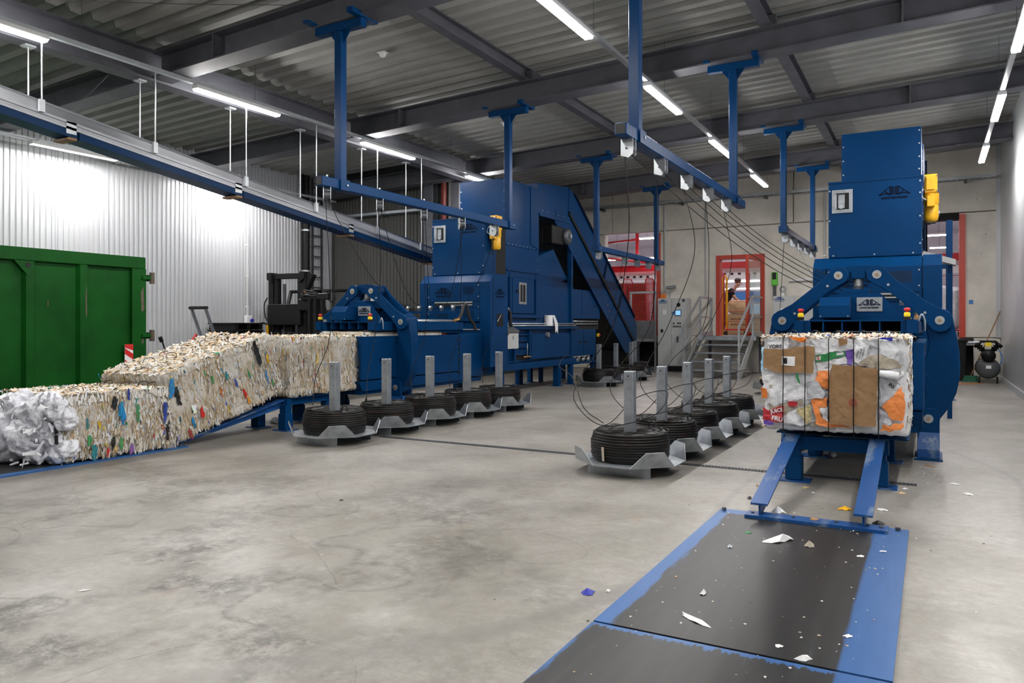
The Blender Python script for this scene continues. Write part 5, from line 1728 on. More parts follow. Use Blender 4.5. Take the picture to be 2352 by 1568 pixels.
MB().tube([(0, .25, 0), (0, .1, .8), (0, 0, 1.08)], .012, 6).build('rod', 'blackm', bar)
MB().cyl((0, 0, 1.06), (0, -.03, 1.13), .028, seg=10).build('knob', 'black', bar)

# ------------------------------------------------------------------ wall sockets, pipes and columns on the left
sk = thing('wall_socket', 'white socket box with blue and red outlets on the white wall', 'socket', (-13.57, 12.05, 1.35))
MB().box(0, .1, -.08, .08, -.02, .16).build('box', 'white', sk, bevel=.01)
MB().cyl((.1, .05, .05), (.14, .05, .05), .04, seg=12).build('blue_outlet', 'cblue', sk)
MB().cyl((.06, .02, -.04), (.14, .05, -.12), .055, seg=12).build('red_outlet', 'red', sk)
MB().tube(bez([(.1, .05, -.12), (.1, .06, -.4), (.05, .1, -1.3)], 6), .012, 6).build('cable', 'black', sk)
c = thing('conduit', 'thin pale conduit running down the white wall to the socket box', 'conduit', group='wall conduits')
MB().cyl((-13.55, 12.05, 1.5), (-13.55, 12.05, 4.4), .014, seg=7).build('pipe', 'white', c)
for z in (1.7, 2.4, 3.1):
    MB().box(-13.58, -13.53, 12.03, 12.07, z, z + .03).build('clip', 'white', c)
dp = thing('downpipe', 'black downpipe in the corner left of the dark wall', 'pipe', (-13.42, 13.75, 0))
MB().cyl((0, 0, 0), (0, 0, 5.0), .10, seg=16).build('pipe', 'blackm', dp)
for z in (1.6, 2.6, 3.6):
    MB().cyl((0, 0, z), (0, 0, z + .04), .108, seg=16).build('clamp', 'zinc', dp)
lr = thing('cable_ladder', 'vertical grey cable ladder on the wall beside the black downpipe', 'cable ladder', (-13.5, 14.05, 0))
for y in (-.0, .32):
    MB().box(-.02, .03, y, y + .03, 0.2, 5.0).build('side_rail', 'steel', lr)
for k in range(18):
    MB().box(0, .02, .03, .32, .4 + .26 * k, .43 + .26 * k).build('rung', 'steel', lr)
struct(MB().box(XL + .0, XL + .06, YI - .06, YI, 0, 5.4).build('trim_7', 'wallwhite'))
cl = thing('steel_column', 'dark steel column against the wall left of the upper hopper', 'column', (-10.28, 14.6, 0))
m_ = MB()
for a in ((-.12, .12, -.12, -.10), (-.12, .12, .10, .12), (-.01, .01, -.10, .10)):
    m_.box(a[0], a[1], a[2], a[3], 0, 4.7)
m_.build('profile', 'steel', cl)
cl2 = thing('steel_column', 'grey steel column directly beside the upper hopper edge', 'column', (-9.62, 14.7, 0))
MB().box(-.11, .11, -.08, .08, 0, 4.8).build('profile', 'beam', cl2)
rp = thing('sprinkler_pipe', 'red sprinkler riser pipe between the two steel columns', 'pipe', (-9.95, 14.65, 0))
MB().cyl((0, 0, 0), (0, 0, 4.9), .07, seg=14).build('pipe', 'darkred', rp)
MB().cyl((0, 0, 3.2), (0, 0, 3.28), .085, seg=14).build('coupling', 'darkred', rp)
tw = thing('cable_tray', 'galvanised cable tray on the dark wall behind the suspended trough', 'cable tray', (0, 0, 0))
for z, y in ((4.0, 14.55), (4.0, 14.75)):
    MB().box(-13.3, -10.3, y, y + .01, z, z + .06).build('side_rail', 'galv', tw)
m_ = MB()
for k in range(50):
    m_.box(-13.3 + .06 * k, -13.275 + .06 * k, 14.56, 14.75, 4.0, 4.004)
stuff(m_.build('rungs', 'galv', tw))
for x in (-13.0, -11.8, -10.6):
    MB().box(x, x + .04, 14.55, YI, 3.95, 4.0).build('bracket', 'steel', tw)

# ------------------------------------------------------------------ forklift
fk = thing('forklift', 'black forklift mast and truck parked behind the plastic bales', 'forklift', (-12.2, 12.0, 0))
for s in (-1, 1):
    MB().prism([(s * .55, -.08), (s * .41, -.08), (s * .41, .08), (s * .55, .08)], 'z', .05, 2.44).build('mast_upright', 'blackm', fk, bevel=.01)
    MB().box(s * .40, s * .30, -.05, .07, .1, 2.3).build('inner_mast', 'blackm', fk)
    MB().cyl((s * .24, .1, .3), (s * .24, .1, 2.2), .035, seg=10).build('lift_cylinder', 'steel', fk)
    MB().cyl((s * .50, .75, .36), (s * .72, .75, .36), .36, seg=24).build('wheel', 'rubber', fk)
    MB().cyl((s * .5, 1.55, .28), (s * .66, 1.55, .28), .28, seg=24).build('wheel', 'rubber', fk)
    MB().tube([(s * .5, .3, 1.2), (s * .5, .55, 2.05), (s * .5, 1.5, 2.1), (s * .46, 1.75, 1.2)], .045, 8).build('guard_post', 'blackm', fk)
    MB().prism([(s * .55, 2.44), (s * .41, 2.44), (s * .41, 2.2), (s * .55, 2.3)], 'y', -.12, -.08).build('mast_cap', 'blackm', fk)
MB().prism([(.55, 2.42), (.75, 2.36), (.60, 2.10), (.55, 2.05)], 'y', -.06, .06).build('mast_bracket', 'blackm', fk)
MB().box(-.45, .45, -.06, .06, 2.30, 2.42).build('mast_crossbar', 'blackm', fk, bevel=.01)
MB().box(-.45, .45, .0, .1, 1.45, 1.62).build('mast_crossbar', 'blackm', fk, bevel=.01)
MB().box(-.48, .48, -.16, -.08, 1.30, 1.75).build('carriage', 'blackm', fk, bevel=.01)
MB().box(-.12, .12, -.02, .06, .3, 1.35).build('chain_guide', 'blackm', fk)
MB().box(-.5, .5, .4, 1.7, .35, 1.05).build('chassis', 'blackm', fk, bevel=.05, seg=2)
MB().box(-.48, .48, 1.4, 1.95, .35, 1.25).build('counterweight', 'blackm', fk, bevel=.08, seg=3)
MB().box(-.3, .3, .85, 1.35, 1.05, 1.2).build('seat', 'blackm', fk, bevel=.04)
MB().box(-.3, .3, 1.25, 1.38, 1.2, 1.65).build('seat_back', 'blackm', fk, bevel=.04)
MB().tube([(-.5, .55, 2.06), (.5, .55, 2.06)], .03, 8).build('guard_bar', 'blackm', fk)
MB().tube([(-.5, 1.5, 2.1), (.5, 1.5, 2.1)], .03, 8).build('guard_bar', 'blackm', fk)
MB().box(.60, 1.35, -.28, -.14, 1.82, 1.96).build('clamp_beam', 'blackm', fk, bevel=.02)
MB().box(.45, 1.0, -.2, -.08, 1.60, 1.85).build('clamp_carriage', 'blackm', fk, bevel=.02)
for x in (.88, 1.05, 1.24):
    MB().prism([(x, .8), (x + .09, .8), (x + .07, 1.84), (x + .02, 1.84)], 'y', -.36, -.28).build('clamp_finger', 'blackm', fk)
MB().tube([(1.4 + .1 * math.cos(a), -.2, 1.88 + .1 * math.sin(a)) for a in [2 * PI * i / 16 for i in range(16)]], .012, 6, closed=True).build('hose_ring', 'black', fk)
for k in range(3):
    MB().tube(bez([(.5, -.1, 1.9 - .05 * k), (.75, -.32, 2.02 - .05 * k), (1.0, -.3, 1.98 - .04 * k), (1.2, -.2, 1.92)], 8), .016, 6).build('hydraulic_hose', 'rubber', fk)
MB().tube(bez([(-.55, -.1, 1.9), (-.62, -.12, 1.75), (-.6, -.12, 1.5), (-.56, -.1, 1.4)], 8), .016, 6).build('hydraulic_hose', 'rubber', fk)
MB().box(.50, .56, -.12, -.08, 1.96, 2.02).build('beacon', 'orangep', fk)
MB().box(-.56, -.52, -.12, -.09, 1.0, 1.3).build('yellow_strip', 'gearyel', fk)
pl = [thing('black_pallet', 'black plastic pallet, number %s up in the stack left of the forklift' % n_, 'pallet', (-13.05, 11.3, .15 * i), group='stacked black pallets') for i, n_ in enumerate(('one', 'two', 'three', 'four', 'five', 'six', 'seven', 'eight', 'nine'))]
for p in pl:
    MB().box(-.4, .4, -.4, .4, .115, .145).build('deck', 'blackm', p)
    for y in (-.36, -.05, .28):
        MB().box(-.4, .4, y, y + .09, .0, .115).build('runner', 'blackm', p)
g1 = thing('charger_cabinet', 'grey metal cabinet against the white wall left of the forklift mast', 'cabinet', (-13.3, 12.9, 0))
MB().box(-.25, .2, -.25, .35, 0, 1.75).build('body', 'dgrey', g1, bevel=.01)
MB().box(-.24, .21, -.24, .34, 1.75, 1.79).build('lid', 'cabinet', g1)
MB().tube(bez([(.2, -.2, 1.5), (.25, -.5, 1.2), (.2, -.8, 1.35), (.2, -1.0, 1.2)], 8), .015, 6).build('cable', 'black', g1)
g2 = thing('storage_cabinet', 'grey metal cabinet against the dark wall right of the forklift', 'cabinet', (-11.4, 14.4, 0))
MB().box(-.3, .45, -.3, .3, 0, 1.78).build('body', 'steel', g2, bevel=.01)
MB().box(.07, .08, -.302, -.3, .1, 1.7).build('door_gap', 'black', g2)
rlx = thing('guard_railing', 'red tubular guard railing behind the forklift', 'railing', (-12.6, 14.2, 0))
for z in (.75, 1.3, 1.55):
    MB().tube([(-.6, 0, z), (.9, 0, z)], .018, 6).build('bar', 'redframe', rlx)
for k in range(9):
    MB().tube([(-.6 + .187 * k, 0, .0), (-.6 + .187 * k, 0, 1.55)], .012, 6).build('upright', 'redframe', rlx)
wb_ = thing('white_tarp_bale', 'pale wrapped pallet load behind the red guard railing', 'pallet load', (-12.2, 14.5, 0))
MB().add(*rounded_block(.9, .4, 1.95, .1, .06, lambda p, n: .015 * noise.noise(p * 6)), True).build('wrapped_load', 'cabinet', wb_)

# ------------------------------------------------------------------ control cabinets
cb = thing('control_cabinet', 'tall grey control cabinet with touch screen left of the stairs', 'cabinet', (-6.74, 20.62, 0))
MB().box(.02, .78, .03, .55, 0, .15).build('plinth', 'black', cb)
MB().box(0, .80, .02, .56, .15, 2.05).build('body', 'cabinet', cb, bevel=.008)
d1 = MB().box(.005, .395, 0, .02, .16, 2.04).build('door', 'cabinet', cb, bevel=.004)
d2 = MB().box(.405, .795, 0, .02, .16, 2.04).build('door', 'cabinet', cb, bevel=.004)
logo(d1, Matrix.Translation((.15, -.001, 1.93)) @ FRONT, .26, 'logo', solid=True)
MB().box(.14, .27, -.01, 0, 1.58, 1.74).build('type_plate', 'cabinet', d1)
MB().box(.15, .26, -.012, -.01, 1.59, 1.73).build('plate_print', 'white', d1)
MB().box(.10, .16, -.03, 0, 1.10, 1.18).build('main_switch', 'black', d1)
MB().cyl((.60, 0, 1.86), (.60, -.012, 1.86), .055, seg=18).build('buzzer', 'black', d2)
sc_ = MB().box(.50, .68, -.015, 0, 1.55, 1.72).build('display', 'dgrey', d2, bevel=.004)
MB().box(.52, .66, -.0165, -.015, 1.575, 1.70).build('screen', 'screen', sc_)
MB().cyl((.45, 0, 1.63), (.45, -.004, 1.63), .045, seg=18).build('round_sign', 'sign', d2)
for i in range(4):
    for j in range(2):
        MB().cyl((.47 + .06 * i, 0, 1.35 - .09 * j), (.47 + .06 * i, -.02, 1.35 - .09 * j), .02, seg=12).build('push_button', 'white' if (i, j) == (1, 0) else 'black', d2)
MB().box(.41, .435, -.02, 0, 1.02, 1.16).build('lever_lock', 'white', d2)
MB().box(.56, .60, -.03, 0, .82, .98).build('plug_socket', 'steel', d2)
MB().box(.53, .63, -.01, 0, .40, .54).build('document_pocket', 'cabinet', d2)
MB().prism([(.53, 1.97), (.57, 1.97), (.55, 2.005)], 'y', -.003, 0).build('warning_sign', 'yellow', d2)
MB().box(.70, .78, -.003, 0, 1.94, 2.02).build('grey_sticker', 'dgrey', d2)
MB().box(.05, .18, .1, .22, 2.05, 2.17).build('beacon', 'orangep', cb, bevel=.01)
ca = thing('camera_bracket', 'small metal camera on a bracket above the grey control cabinet', 'camera', (-6.5, 20.9, 2.07))
MB().cyl((0, .1, 0), (0, .1, .25), .02, seg=8).build('stem', 'galv', ca)
MB().cyl((-.1, .05, .28), (.18, .05, .31), .05, seg=12).build('housing', 'galv', ca)
cc = thing('control_cabinet', 'grey wall cabinet half hidden behind the right press arm', 'cabinet', (-3.63, 20.7, 1.02))
MB().box(0, 1.1, .02, .5, 0, 1.04).build('body', 'cabinet', cc, bevel=.008)
e1 = MB().box(.005, .52, 0, .02, .01, 1.03).build('door', 'cabinet', cc, bevel=.004)
e2 = MB().box(.53, 1.095, 0, .02, .01, 1.03).build('door', 'cabinet', cc, bevel=.004)
logo(e1, Matrix.Translation((.16, -.001, .93)) @ FRONT, .26, 'logo', solid=True)
MB().box(.18, .33, -.008, 0, .56, .72).build('type_plate', 'white', e1)
MB().prism([(.60, .95), (.65, .95), (.625, .995)], 'y', -.003, 0).build('warning_sign', 'yellow', e2)
MB().lathe([(0, 0), (.05, 0), (.05, .05), (.03, .06), (.03, .1), (0, .1)], (.2, .25, 1.04), 14).build('beacon_foot', 'white', cc)
MB().tube([(.2 + .07 * math.cos(a), .25, 1.22 + .07 * math.sin(a)) for a in [2 * PI * i / 14 for i in range(14)]], .02, 6, closed=True).build('coiled_cable', 'galv', cc)
gb_ = thing('handheld_holder', 'lime green case hanging on the concrete wall beside the red door', 'case', (-3.67, 21.1, 2.3))
MB().box(-.08, .08, .0, .1, .05, .42).build('shell', 'ltgreen', gb_, bevel=.03, seg=2)
MB().box(-.05, .05, -.01, .0, .22, .40).build('black_insert', 'black', gb_, bevel=.01)
MB().box(-.04, .04, .02, .08, -.35, .05).build('strap', 'dgrey', gb_)

# ------------------------------------------------------------------ stairs to the dock
st = thing('steel_stairs', 'galvanised steel stairs with handrails leading up to the red door', 'stairs')
SXL, SXR = -5.35, -4.0
for k in range(4):
    z = .2 * (k + 1)
    y = 18.42 + .36 * k
    tdd = MB().box(SXL + .04, SXR - .04, y, y + .37, z - .035, z).build('tread', 'steel', st)
    MB().box(SXL + .04, SXR - .04, y - .012, y, z - .03, z + .008).build('nosing', 'galv', tdd)
MB().box(SXL, SXR + .1, 19.88, 21.18, .965, 1.0).build('landing', 'steel', st)
MB().box(SXL, SXR + .1, 19.86, 19.88, .90, 1.0).build('landing_edge', 'galv', st)
for x in (SXL, SXR):
    MB().prism([(18.28, 0), (18.28, .12), (19.86, 1.02), (19.98, 1.02), (19.98, .85), (18.50, 0)], 'x', x - .02, x + .02).build('stringer', 'zinc', st)
    for (ya_, za_, zb_) in ((18.36, .10, 1.22), (19.95, .95, 2.03), (21.12, 1.0, 2.03)):
        MB().box(x - .022, x + .022, ya_ - .022, ya_ + .022, za_, zb_).build('rail_post', 'zinc', st)
    MB().prism([(18.32, 1.20), (18.32, 1.25), (19.93, 2.06), (21.16, 2.06), (21.16, 2.01), (19.95, 2.01)], 'x', x - .025, x + .025).build('hand_rail', 'zinc', st)
    MB().prism([(18.32, .66), (18.32, .70), (19.93, 1.53), (21.16, 1.53), (21.16, 1.49), (19.95, 1.49)], 'x', x - .02, x + .02).build('mid_rail', 'zinc', st)
    MB().box(x - .03, x + .03, 19.98, 21.16, 1.0, 1.12).build('toe_board', 'zinc', st)
    MB().box(x - .03, x + .03, 20.9, 21.0, 0, .96).build('landing_leg', 'steel', st)
# dock barrier beside the conveyor foot
db = thing('dock_barrier', 'galvanised barrier sheet with railing left of the grey control cabinet', 'barrier', (-7.62, 20.75, 0))
MB().box(0, .75, 0, .02, .88, 1.42).build('sheet', 'alu', db)
for x in (0, .74):
    MB().box(x, x + .05, .0, .05, .0, 2.22).build('post', 'zinc', db)
MB().box(.0, .78, .0, .05, 2.2, 2.26).build('top_rail', 'zinc', db)
MB().box(0, .78, -.02, .04, .84, .90).build('bottom_rail', 'zinc', db)

# ------------------------------------------------------------------ compressor corner
cp = thing('air_compressor', 'dark grey air compressor with round tank in the far right corner', 'compressor', (1.12, 19.9, 0))
MB().lathe([(0, -.45), (.12, -.44), (.2, -.40), (.235, -.32), (.235, .32), (.2, .40), (.12, .44), (0, .45)], (0, .3, .33), 24, axis='y').build('tank', 'dgrey', cp)
MB().box(-.05, .05, -.155, -.15, .33, .40).build('type_plate', 'white', cp)
MB().lathe([(0, 0), (.13, 0), (.14, .05), (.14, .22), (0, .22)], (0, .05, .62), 18, axis='y').build('motor', 'blackm', cp)
for s in (-1, 1):
    q = MB()
    q.T = Matrix.Translation((s * .08, .08, .72)) @ Matrix.Rotation(s * .75, 4, 'Y')
    q.lathe([(.05, 0), (.05, .05), (.075, .05), (.075, .07), (.05, .07), (.05, .1), (.075, .1), (.075, .12), (.05, .12), (.05, .15), (.08, .15), (.08, .22), (0, .22)], (0, 0, 0), 14).build('cylinder_head', 'blackm', cp)
    MB().box(s * .15, s * .19, -.05, .0, 0, .15).build('foot', 'blackm', cp)
MB().box(-.16, .16, -.02, .25, .90, .95).build('belt_guard', 'blackm', cp)
MB().box(-.06, .06, -.03, -.02, .82, .91).build('yellow_label', 'yellow', cp)
MB().cyl((-.38, .05, .90), (-.16, .05, .91), .03, seg=12).build('air_filter', 'galv', cp)
MB().tube(bez([(.2, .0, .75), (.26, -.02, .6), (.24, -.02, .45), (.2, 0, .4)], 6), .012, 6).build('air_hose', 'sign', cp)
br = thing('broom', 'broom with wooden handle and green bristles leaning by the compressor', 'broom', (.80, 20.2, 0))
MB().tube([(.0, .1, .12), (.62, .75, 1.62)], .014, 8).build('handle', 'wood', br)
MB().box(-.13, .13, -.05, .05, .10, .14).build('head', 'brushg', br)
MB().prism([(-.13, .10), (.13, .10), (.16, .0), (-.18, .0)], 'y', -.06, .06).build('bristles', 'brushg', br)
tag(MB().tube(bez([(1.0, 19.7, .008), (.7, 19.35, .008), (.45, 19.3, .008), (.1, 19.45, .008)], 8), .008, 6).build('orange_cable', 'orangep'), 'thin orange cable on the floor left of the compressor', 'cable')
tag(MB().box(.80, .89, YB - .006, YB, 1.80, 1.90).build('wall_sign', 'sign'), 'small blue pictogram sign on the concrete wall above the compressor', 'sign')
bin_ = thing('dark_pallet_box', 'dark plastic box in the shadow left of the compressor', 'box', (.42, 20.6, 0))
MB().box(-.3, .3, -.2, .3, 0, .93).build('body', 'blackm', bin_, bevel=.02)
MB().box(-.32, .32, -.22, .32, .90, .96).build('rim', 'blackm', bin_, bevel=.01)

# ------------------------------------------------------------------ floor drain
fd = thing('floor_drain', 'narrow slotted drain channel running across the concrete floor', 'drain', (0, 6.95, 0))
x = -5.6
base = None
while x < -.4:
    if base is None:
        m_ = MB().box(0, .495, -.04, -.030, .0, .004).box(0, .495, .030, .04, .0, .004).box(0, .495, -.004, .004, 0, .004)
        for k in range(17):
            m_.box(.01 + k * .029, .022 + k * .029, -.030, .030, 0, .004)
        base = stuff(m_.build('grate', 'steel', fd))
        o = base
    else:
        o = share(base, fd)
    o.location = (x, 0, .0005)
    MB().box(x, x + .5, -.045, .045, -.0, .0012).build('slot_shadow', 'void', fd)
    x += .5

# ------------------------------------------------------------------ scraps on the floor and on the plate
def scrap(lab, x, y, sx, sy, m, z=.0, seed=0, h=.02, rz=None, name='paper_scrap', curl=.3):
    rr = random.Random(seed * 13 + 5)
    n = 10
    ring = []
    for i in range(n):
        a = 2 * PI * i / n
        q = rr.uniform(.55, 1.1)
        ring.append((sx / 2 * math.cos(a) * q, sy / 2 * math.sin(a) * q, z + .0015 + h * rr.uniform(0, curl) * (1 if i % 2 else 0)))
    c = (rr.uniform(-.15, .15) * sx, rr.uniform(-.15, .15) * sy, z + h * rr.uniform(.6, 1))
    mb = MB()
    ca_, sa = math.cos(rz if rz is not None else rr.uniform(0, 3)), math.sin(rz if rz is not None else rr.uniform(0, 3))
    pts = [(p[0] * ca_ - p[1] * sa, p[0] * sa + p[1] * ca_, p[2]) for p in ring + [c]]
    pts += [(p[0], p[1], max(z + .0005, p[2] - .001)) for p in pts]
    mb.add(pts, [(i, (i + 1) % n, n) for i in range(n)] + [((i + 1) % n + n + 1, i + n + 1, 2 * n + 1) for i in range(n)])
    o = mb.build(name, m)
    o.location = (x, y, 0)
    return tag(o, lab, 'scrap', 'scraps lying about')
P_ = .014
SCR = [('large torn white paper scrap on the plate near its far end', -.788, 4.70, .17, .07, 'white', P_, .05),
       ('crumpled cream scrap on the plate beside the torn white paper', -.62, 4.67, .07, .06, 'beige', P_, .04),
       ('long folded white paper strip on the plate', -.90, 3.26, .20, .045, 'white', P_, .02),
       ('white paper scrap on the plate close to the bottom edge', -.43, 3.09, .06, .05, 'white', P_, .02),
       ('crumpled dark foil scrap on the plate near its left edge', -1.016, 4.43, .07, .06, 'galv', P_, .03),
       ('small crumpled white and brown scrap in the middle of the plate', -.95, 3.60, .04, .06, 'paper', P_, .03),
       ('tan cardboard flake on the plate near the left edge', -1.139, 3.78, .05, .03, 'pallet', P_, .01),
       ('blue and white wrapper on the concrete left of the plate', -1.45, 3.38, .08, .06, 'cblue', 0, .03),
       ('white shred on the concrete beside the blue wrapper', -1.376, 3.449, .05, .04, 'white', 0, .02),
       ('grey shred on the concrete at the left corner of the plate', -1.315, 3.056, .05, .02, 'dgrey', 0, .01),
       ('white paper cup lid on the concrete right of the plate', .171, 7.14, .10, .07, 'white', 0, .02),
       ('flat white paper scrap on the concrete near the right wall', .254, 6.77, .10, .08, 'white', 0, .015),
       ('dark flat scrap on the concrete beside the press foot', -.004, 7.95, .13, .05, 'kraft', 0, .01),
       ('white paper scrap alone on the left foreground floor', -3.62, 2.22, .06, .02, 'white', 0, .01),
       ('yellow banana peel coloured scrap between the skid rails', -.531, 5.785, .09, .10, 'gearyel', 0, .03),
       ('black plastic scrap behind the right skid rail foot', -.30, 5.47, .12, .07, 'black', 0, .04),
       ('tan leaf scrap right of the left chute leg', -.875, 6.41, .10, .05, 'straw', 0, .02),
       ('small white triangle of paper under the chute', -.80, 6.25, .05, .05, 'white', 0, .01),
       ('brown wood chip left of the left skid rail', -1.22, 6.27, .04, .04, 'wood', 0, .02),
       ('dark bottle cap scrap left of the left skid rail', -1.185, 5.80, .05, .05, 'dgrey', 0, .03),
       ('tan flake next to the dark cap scrap', -1.13, 5.86, .05, .04, 'pallet', 0, .015),
       ('brown shred on the concrete beside the left skid rail', -1.125, 6.12, .08, .03, 'wood', 0, .01),
       ('white shred beside the right skid rail on the concrete', -.29, 5.89, .10, .05, 'white', 0, .02),
       ('tan cardboard corner on the anchor bar', -.669, 5.25, .06, .06, 'kraft', .034, .02),
       ('crumpled white and red paper heap at the left skid rail foot', -.90, 5.34, .12, .10, 'paper', .034, .05),
       ('white fleck on the blue border of the plate', -.257, 4.41, .04, .03, 'beige', P_, .01),
       ('white fleck on the plate near the blue border', -.345, 4.61, .04, .03, 'white', P_, .01),
       ('white corner of paper on the plate near its far right corner', -.24, 4.77, .04, .03, 'white', P_, .01),
       ('white crumpled film behind the left front chute leg', -.86, 8.05, .14, .12, 'film', 0, .08),
       ('white torn paper on the concrete left of the chute leg', -1.25, 7.95, .15, .06, 'white', 0, .02),
       ('tan flake on the concrete right of the chute', -.20, 6.55, .07, .05, 'pallet', 0, .015),
       ('white shred on the concrete right of the chute', -.18, 6.75, .06, .04, 'white', 0, .015),
       ('white scrap beside the press foot on the floor', -.12, 8.3, .07, .05, 'white', 0, .02),
       ('dark speck of plastic on the open floor left of the drain', -3.82, 4.28, .04, .03, 'black', 0, .01),
       ('small green plastic shred on the plate under the anchor bar', -.99, 4.80, .05, .03, 'cgreen', P_, .01),
       ('small white paper bit on the plate right of the long strip', -.53, 3.16, .03, .03, 'white', P_, .01),
       ('white paper bit at the right edge of the black plate', -.30, 3.4, .03, .04, 'white', P_, .01)]
for i, (lab, x, y, sx, sy, m, z, h) in enumerate(SCR):
    scrap(lab, x, y, sx, sy, m, z, i, h)
mb = MB()
rr = random.Random(31)
def crumb(x, y, z):
    s = rr.uniform(.003, .011)
    a = rr.uniform(0, 3)
    c = rr.choice([(.7, .7, .7), (.6, .5, .38), (.4, .3, .2), (.75, .74, .7), (.1, .09, .08), (.5, .45, .4)])
    q = [(x + s * math.cos(a + k * 2.1) * rr.uniform(.5, 1.2), y + s * math.sin(a + k * 2.1), z + .001) for k in range(3)]
    mb.add(q + [(x, y, z + s * .5)], [(0, 1, 3), (1, 2, 3), (2, 0, 3)], False, c)
for _ in range(420):
    k = rr.random()
    if k < .22:
        crumb(rr.uniform(-1.2, -.2), rr.uniform(2.3, 5.1), .0145)
    elif k < .42:
        crumb(-.65 + rr.gauss(0, .38), 5.22 + rr.gauss(0, .08), .034 if False else .0145)
    elif k < .62:
        crumb(-.12 + rr.gauss(0, .14), 7.6 + rr.gauss(0, .35), 0)
    elif k < .8:
        crumb(rr.uniform(-1.7, .9), rr.uniform(4.9, 8.5), 0)
    else:
        crumb(rr.uniform(-4.5, 1.2), rr.uniform(2.4, 9), 0)
o = mb.build('paper_crumbs', 'tint')
stuff(tag(o, 'tiny paper and cardboard crumbs scattered over floor and plate', 'crumbs'))

# ------------------------------------------------------------------ the lit hall behind the openings
HZ = 1.0
struct(MB().box(-14, 4, YB + .25, 37, HZ - .2, HZ).build('floor_hall', 'hallgrey'))
struct(MB().box(-14, 4, 37, 37.2, HZ, 6).build('wall_hall', 'hallwhite'))
struct(MB().box(-14.2, -14, YB + .25, 37, HZ, 6).build('wall_hall_left', 'hallwhite'))
struct(MB().box(4, 4.2, YB + .25, 37, HZ, 6).build('wall_hall_right', 'hallwhite'))
ch_ = bpy.data.objects.new('ceiling_hall', None)
COL.objects.link(ch_)
struct(ch_)
for k in range(16):
    MB().box(-14, 4, YB + .25 + k * 1.0, YB + 1.22 + k * 1.0, 5.2, 5.3).build('ceiling_panel', 'hallwhite', ch_)
def hl(lab, x, y, z, w_=1.2):
    t = thing('hall_light', lab, 'light', (x, y, z), group='strip lights in the hall behind')
    MB().box(-w_ / 2, w_ / 2, -.06, .06, .01, .06).build('housing', 'white', t)
    MB().box(-w_ / 2 + .01, w_ / 2 - .01, -.05, .05, -.02, .01).build('diffuser', 'lampb', t)
    MB().cyl((0, 0, .06), (0, 0, 5.2 - z), .004, seg=5).build('wire', 'steel', t)
for lab, x, y, z, w_ in (('lit strip light seen through the left gate beside the blue post', -9.3, 28, 3.87, .9), ('lit strip light seen through the left gate under the blue rail', -10.8, 28, 3.87, .8),
                         ('highest lit strip light seen through the left gate', -8.9, 26, 4.4, .55), ('upper lit strip light seen through the right gate', .2, 28, 4.2, .6), ('lower lit strip light seen through the right gate', .28, 32, 4.15, .65),
                         ('lit strip light high through the red door', -6.6, 29, 3.3, 1.3), ('long lit strip light low through the red door', -6.3, 30, 3.0, 1.8), ('lit strip light above the person in the doorway', -7.3, 33, 2.85, 2.0),
                         ('unseen ceiling strip light inside the hall above the red door', -4.6, 23.6, 4.9, 1.5), ('unseen ceiling strip light inside the hall above the left gate', -8.2, 23.6, 4.9, 1.5), ('unseen ceiling strip light inside the hall above the right gate', -.6, 23.6, 4.9, 1.5)):  # these ceiling lights are unseen, hidden above the openings
    hl(lab, x, y, z, w_)
gd = thing('red_girder', 'bright red steel girder crossing the hall behind the gates', 'girder')
MB().box(-13.5, 3.5, 27.0, 27.2, 3.30, 3.52).build('beam', 'hallred', gd)
for x in (-12, -9.7, -8.3, -5.4, -2):
    MB().box(x, x + .1, 27.05, 27.15, 3.52, 5.2).build('hanger', 'hallred', gd)
MB().tube([(-12, 26.6, 4.3), (-6, 26.9, 4.7)], .04, 6).build('rail', 'hallred', gd)
MB().tube([(-13, 26.2, 4.15), (-9.2, 26.9, 3.6)], .04, 6).build('rail', 'hallred', gd)
cv = thing('sorting_conveyor', 'white conveyor fascia with a row of black square holes in the hall', 'conveyor')
MB().box(-13.5, 3.5, 27.3, 27.35, 2.92, 3.30).build('fascia', 'white', cv)
for k in range(44):
    if k % 8 < 7:
        MB().box(-13.0 + k * .26, -12.9 + k * .26, 27.28, 27.3, 3.08, 3.15).build('square_hole', 'black', cv)
cl_ = thing('hall_column', 'grey steel column in the hall behind the left gate', 'column', (-10.35, 24.5, HZ))
MB().box(-.07, .07, -.07, .07, 0, 4.2).build('profile', 'steel', cl_)
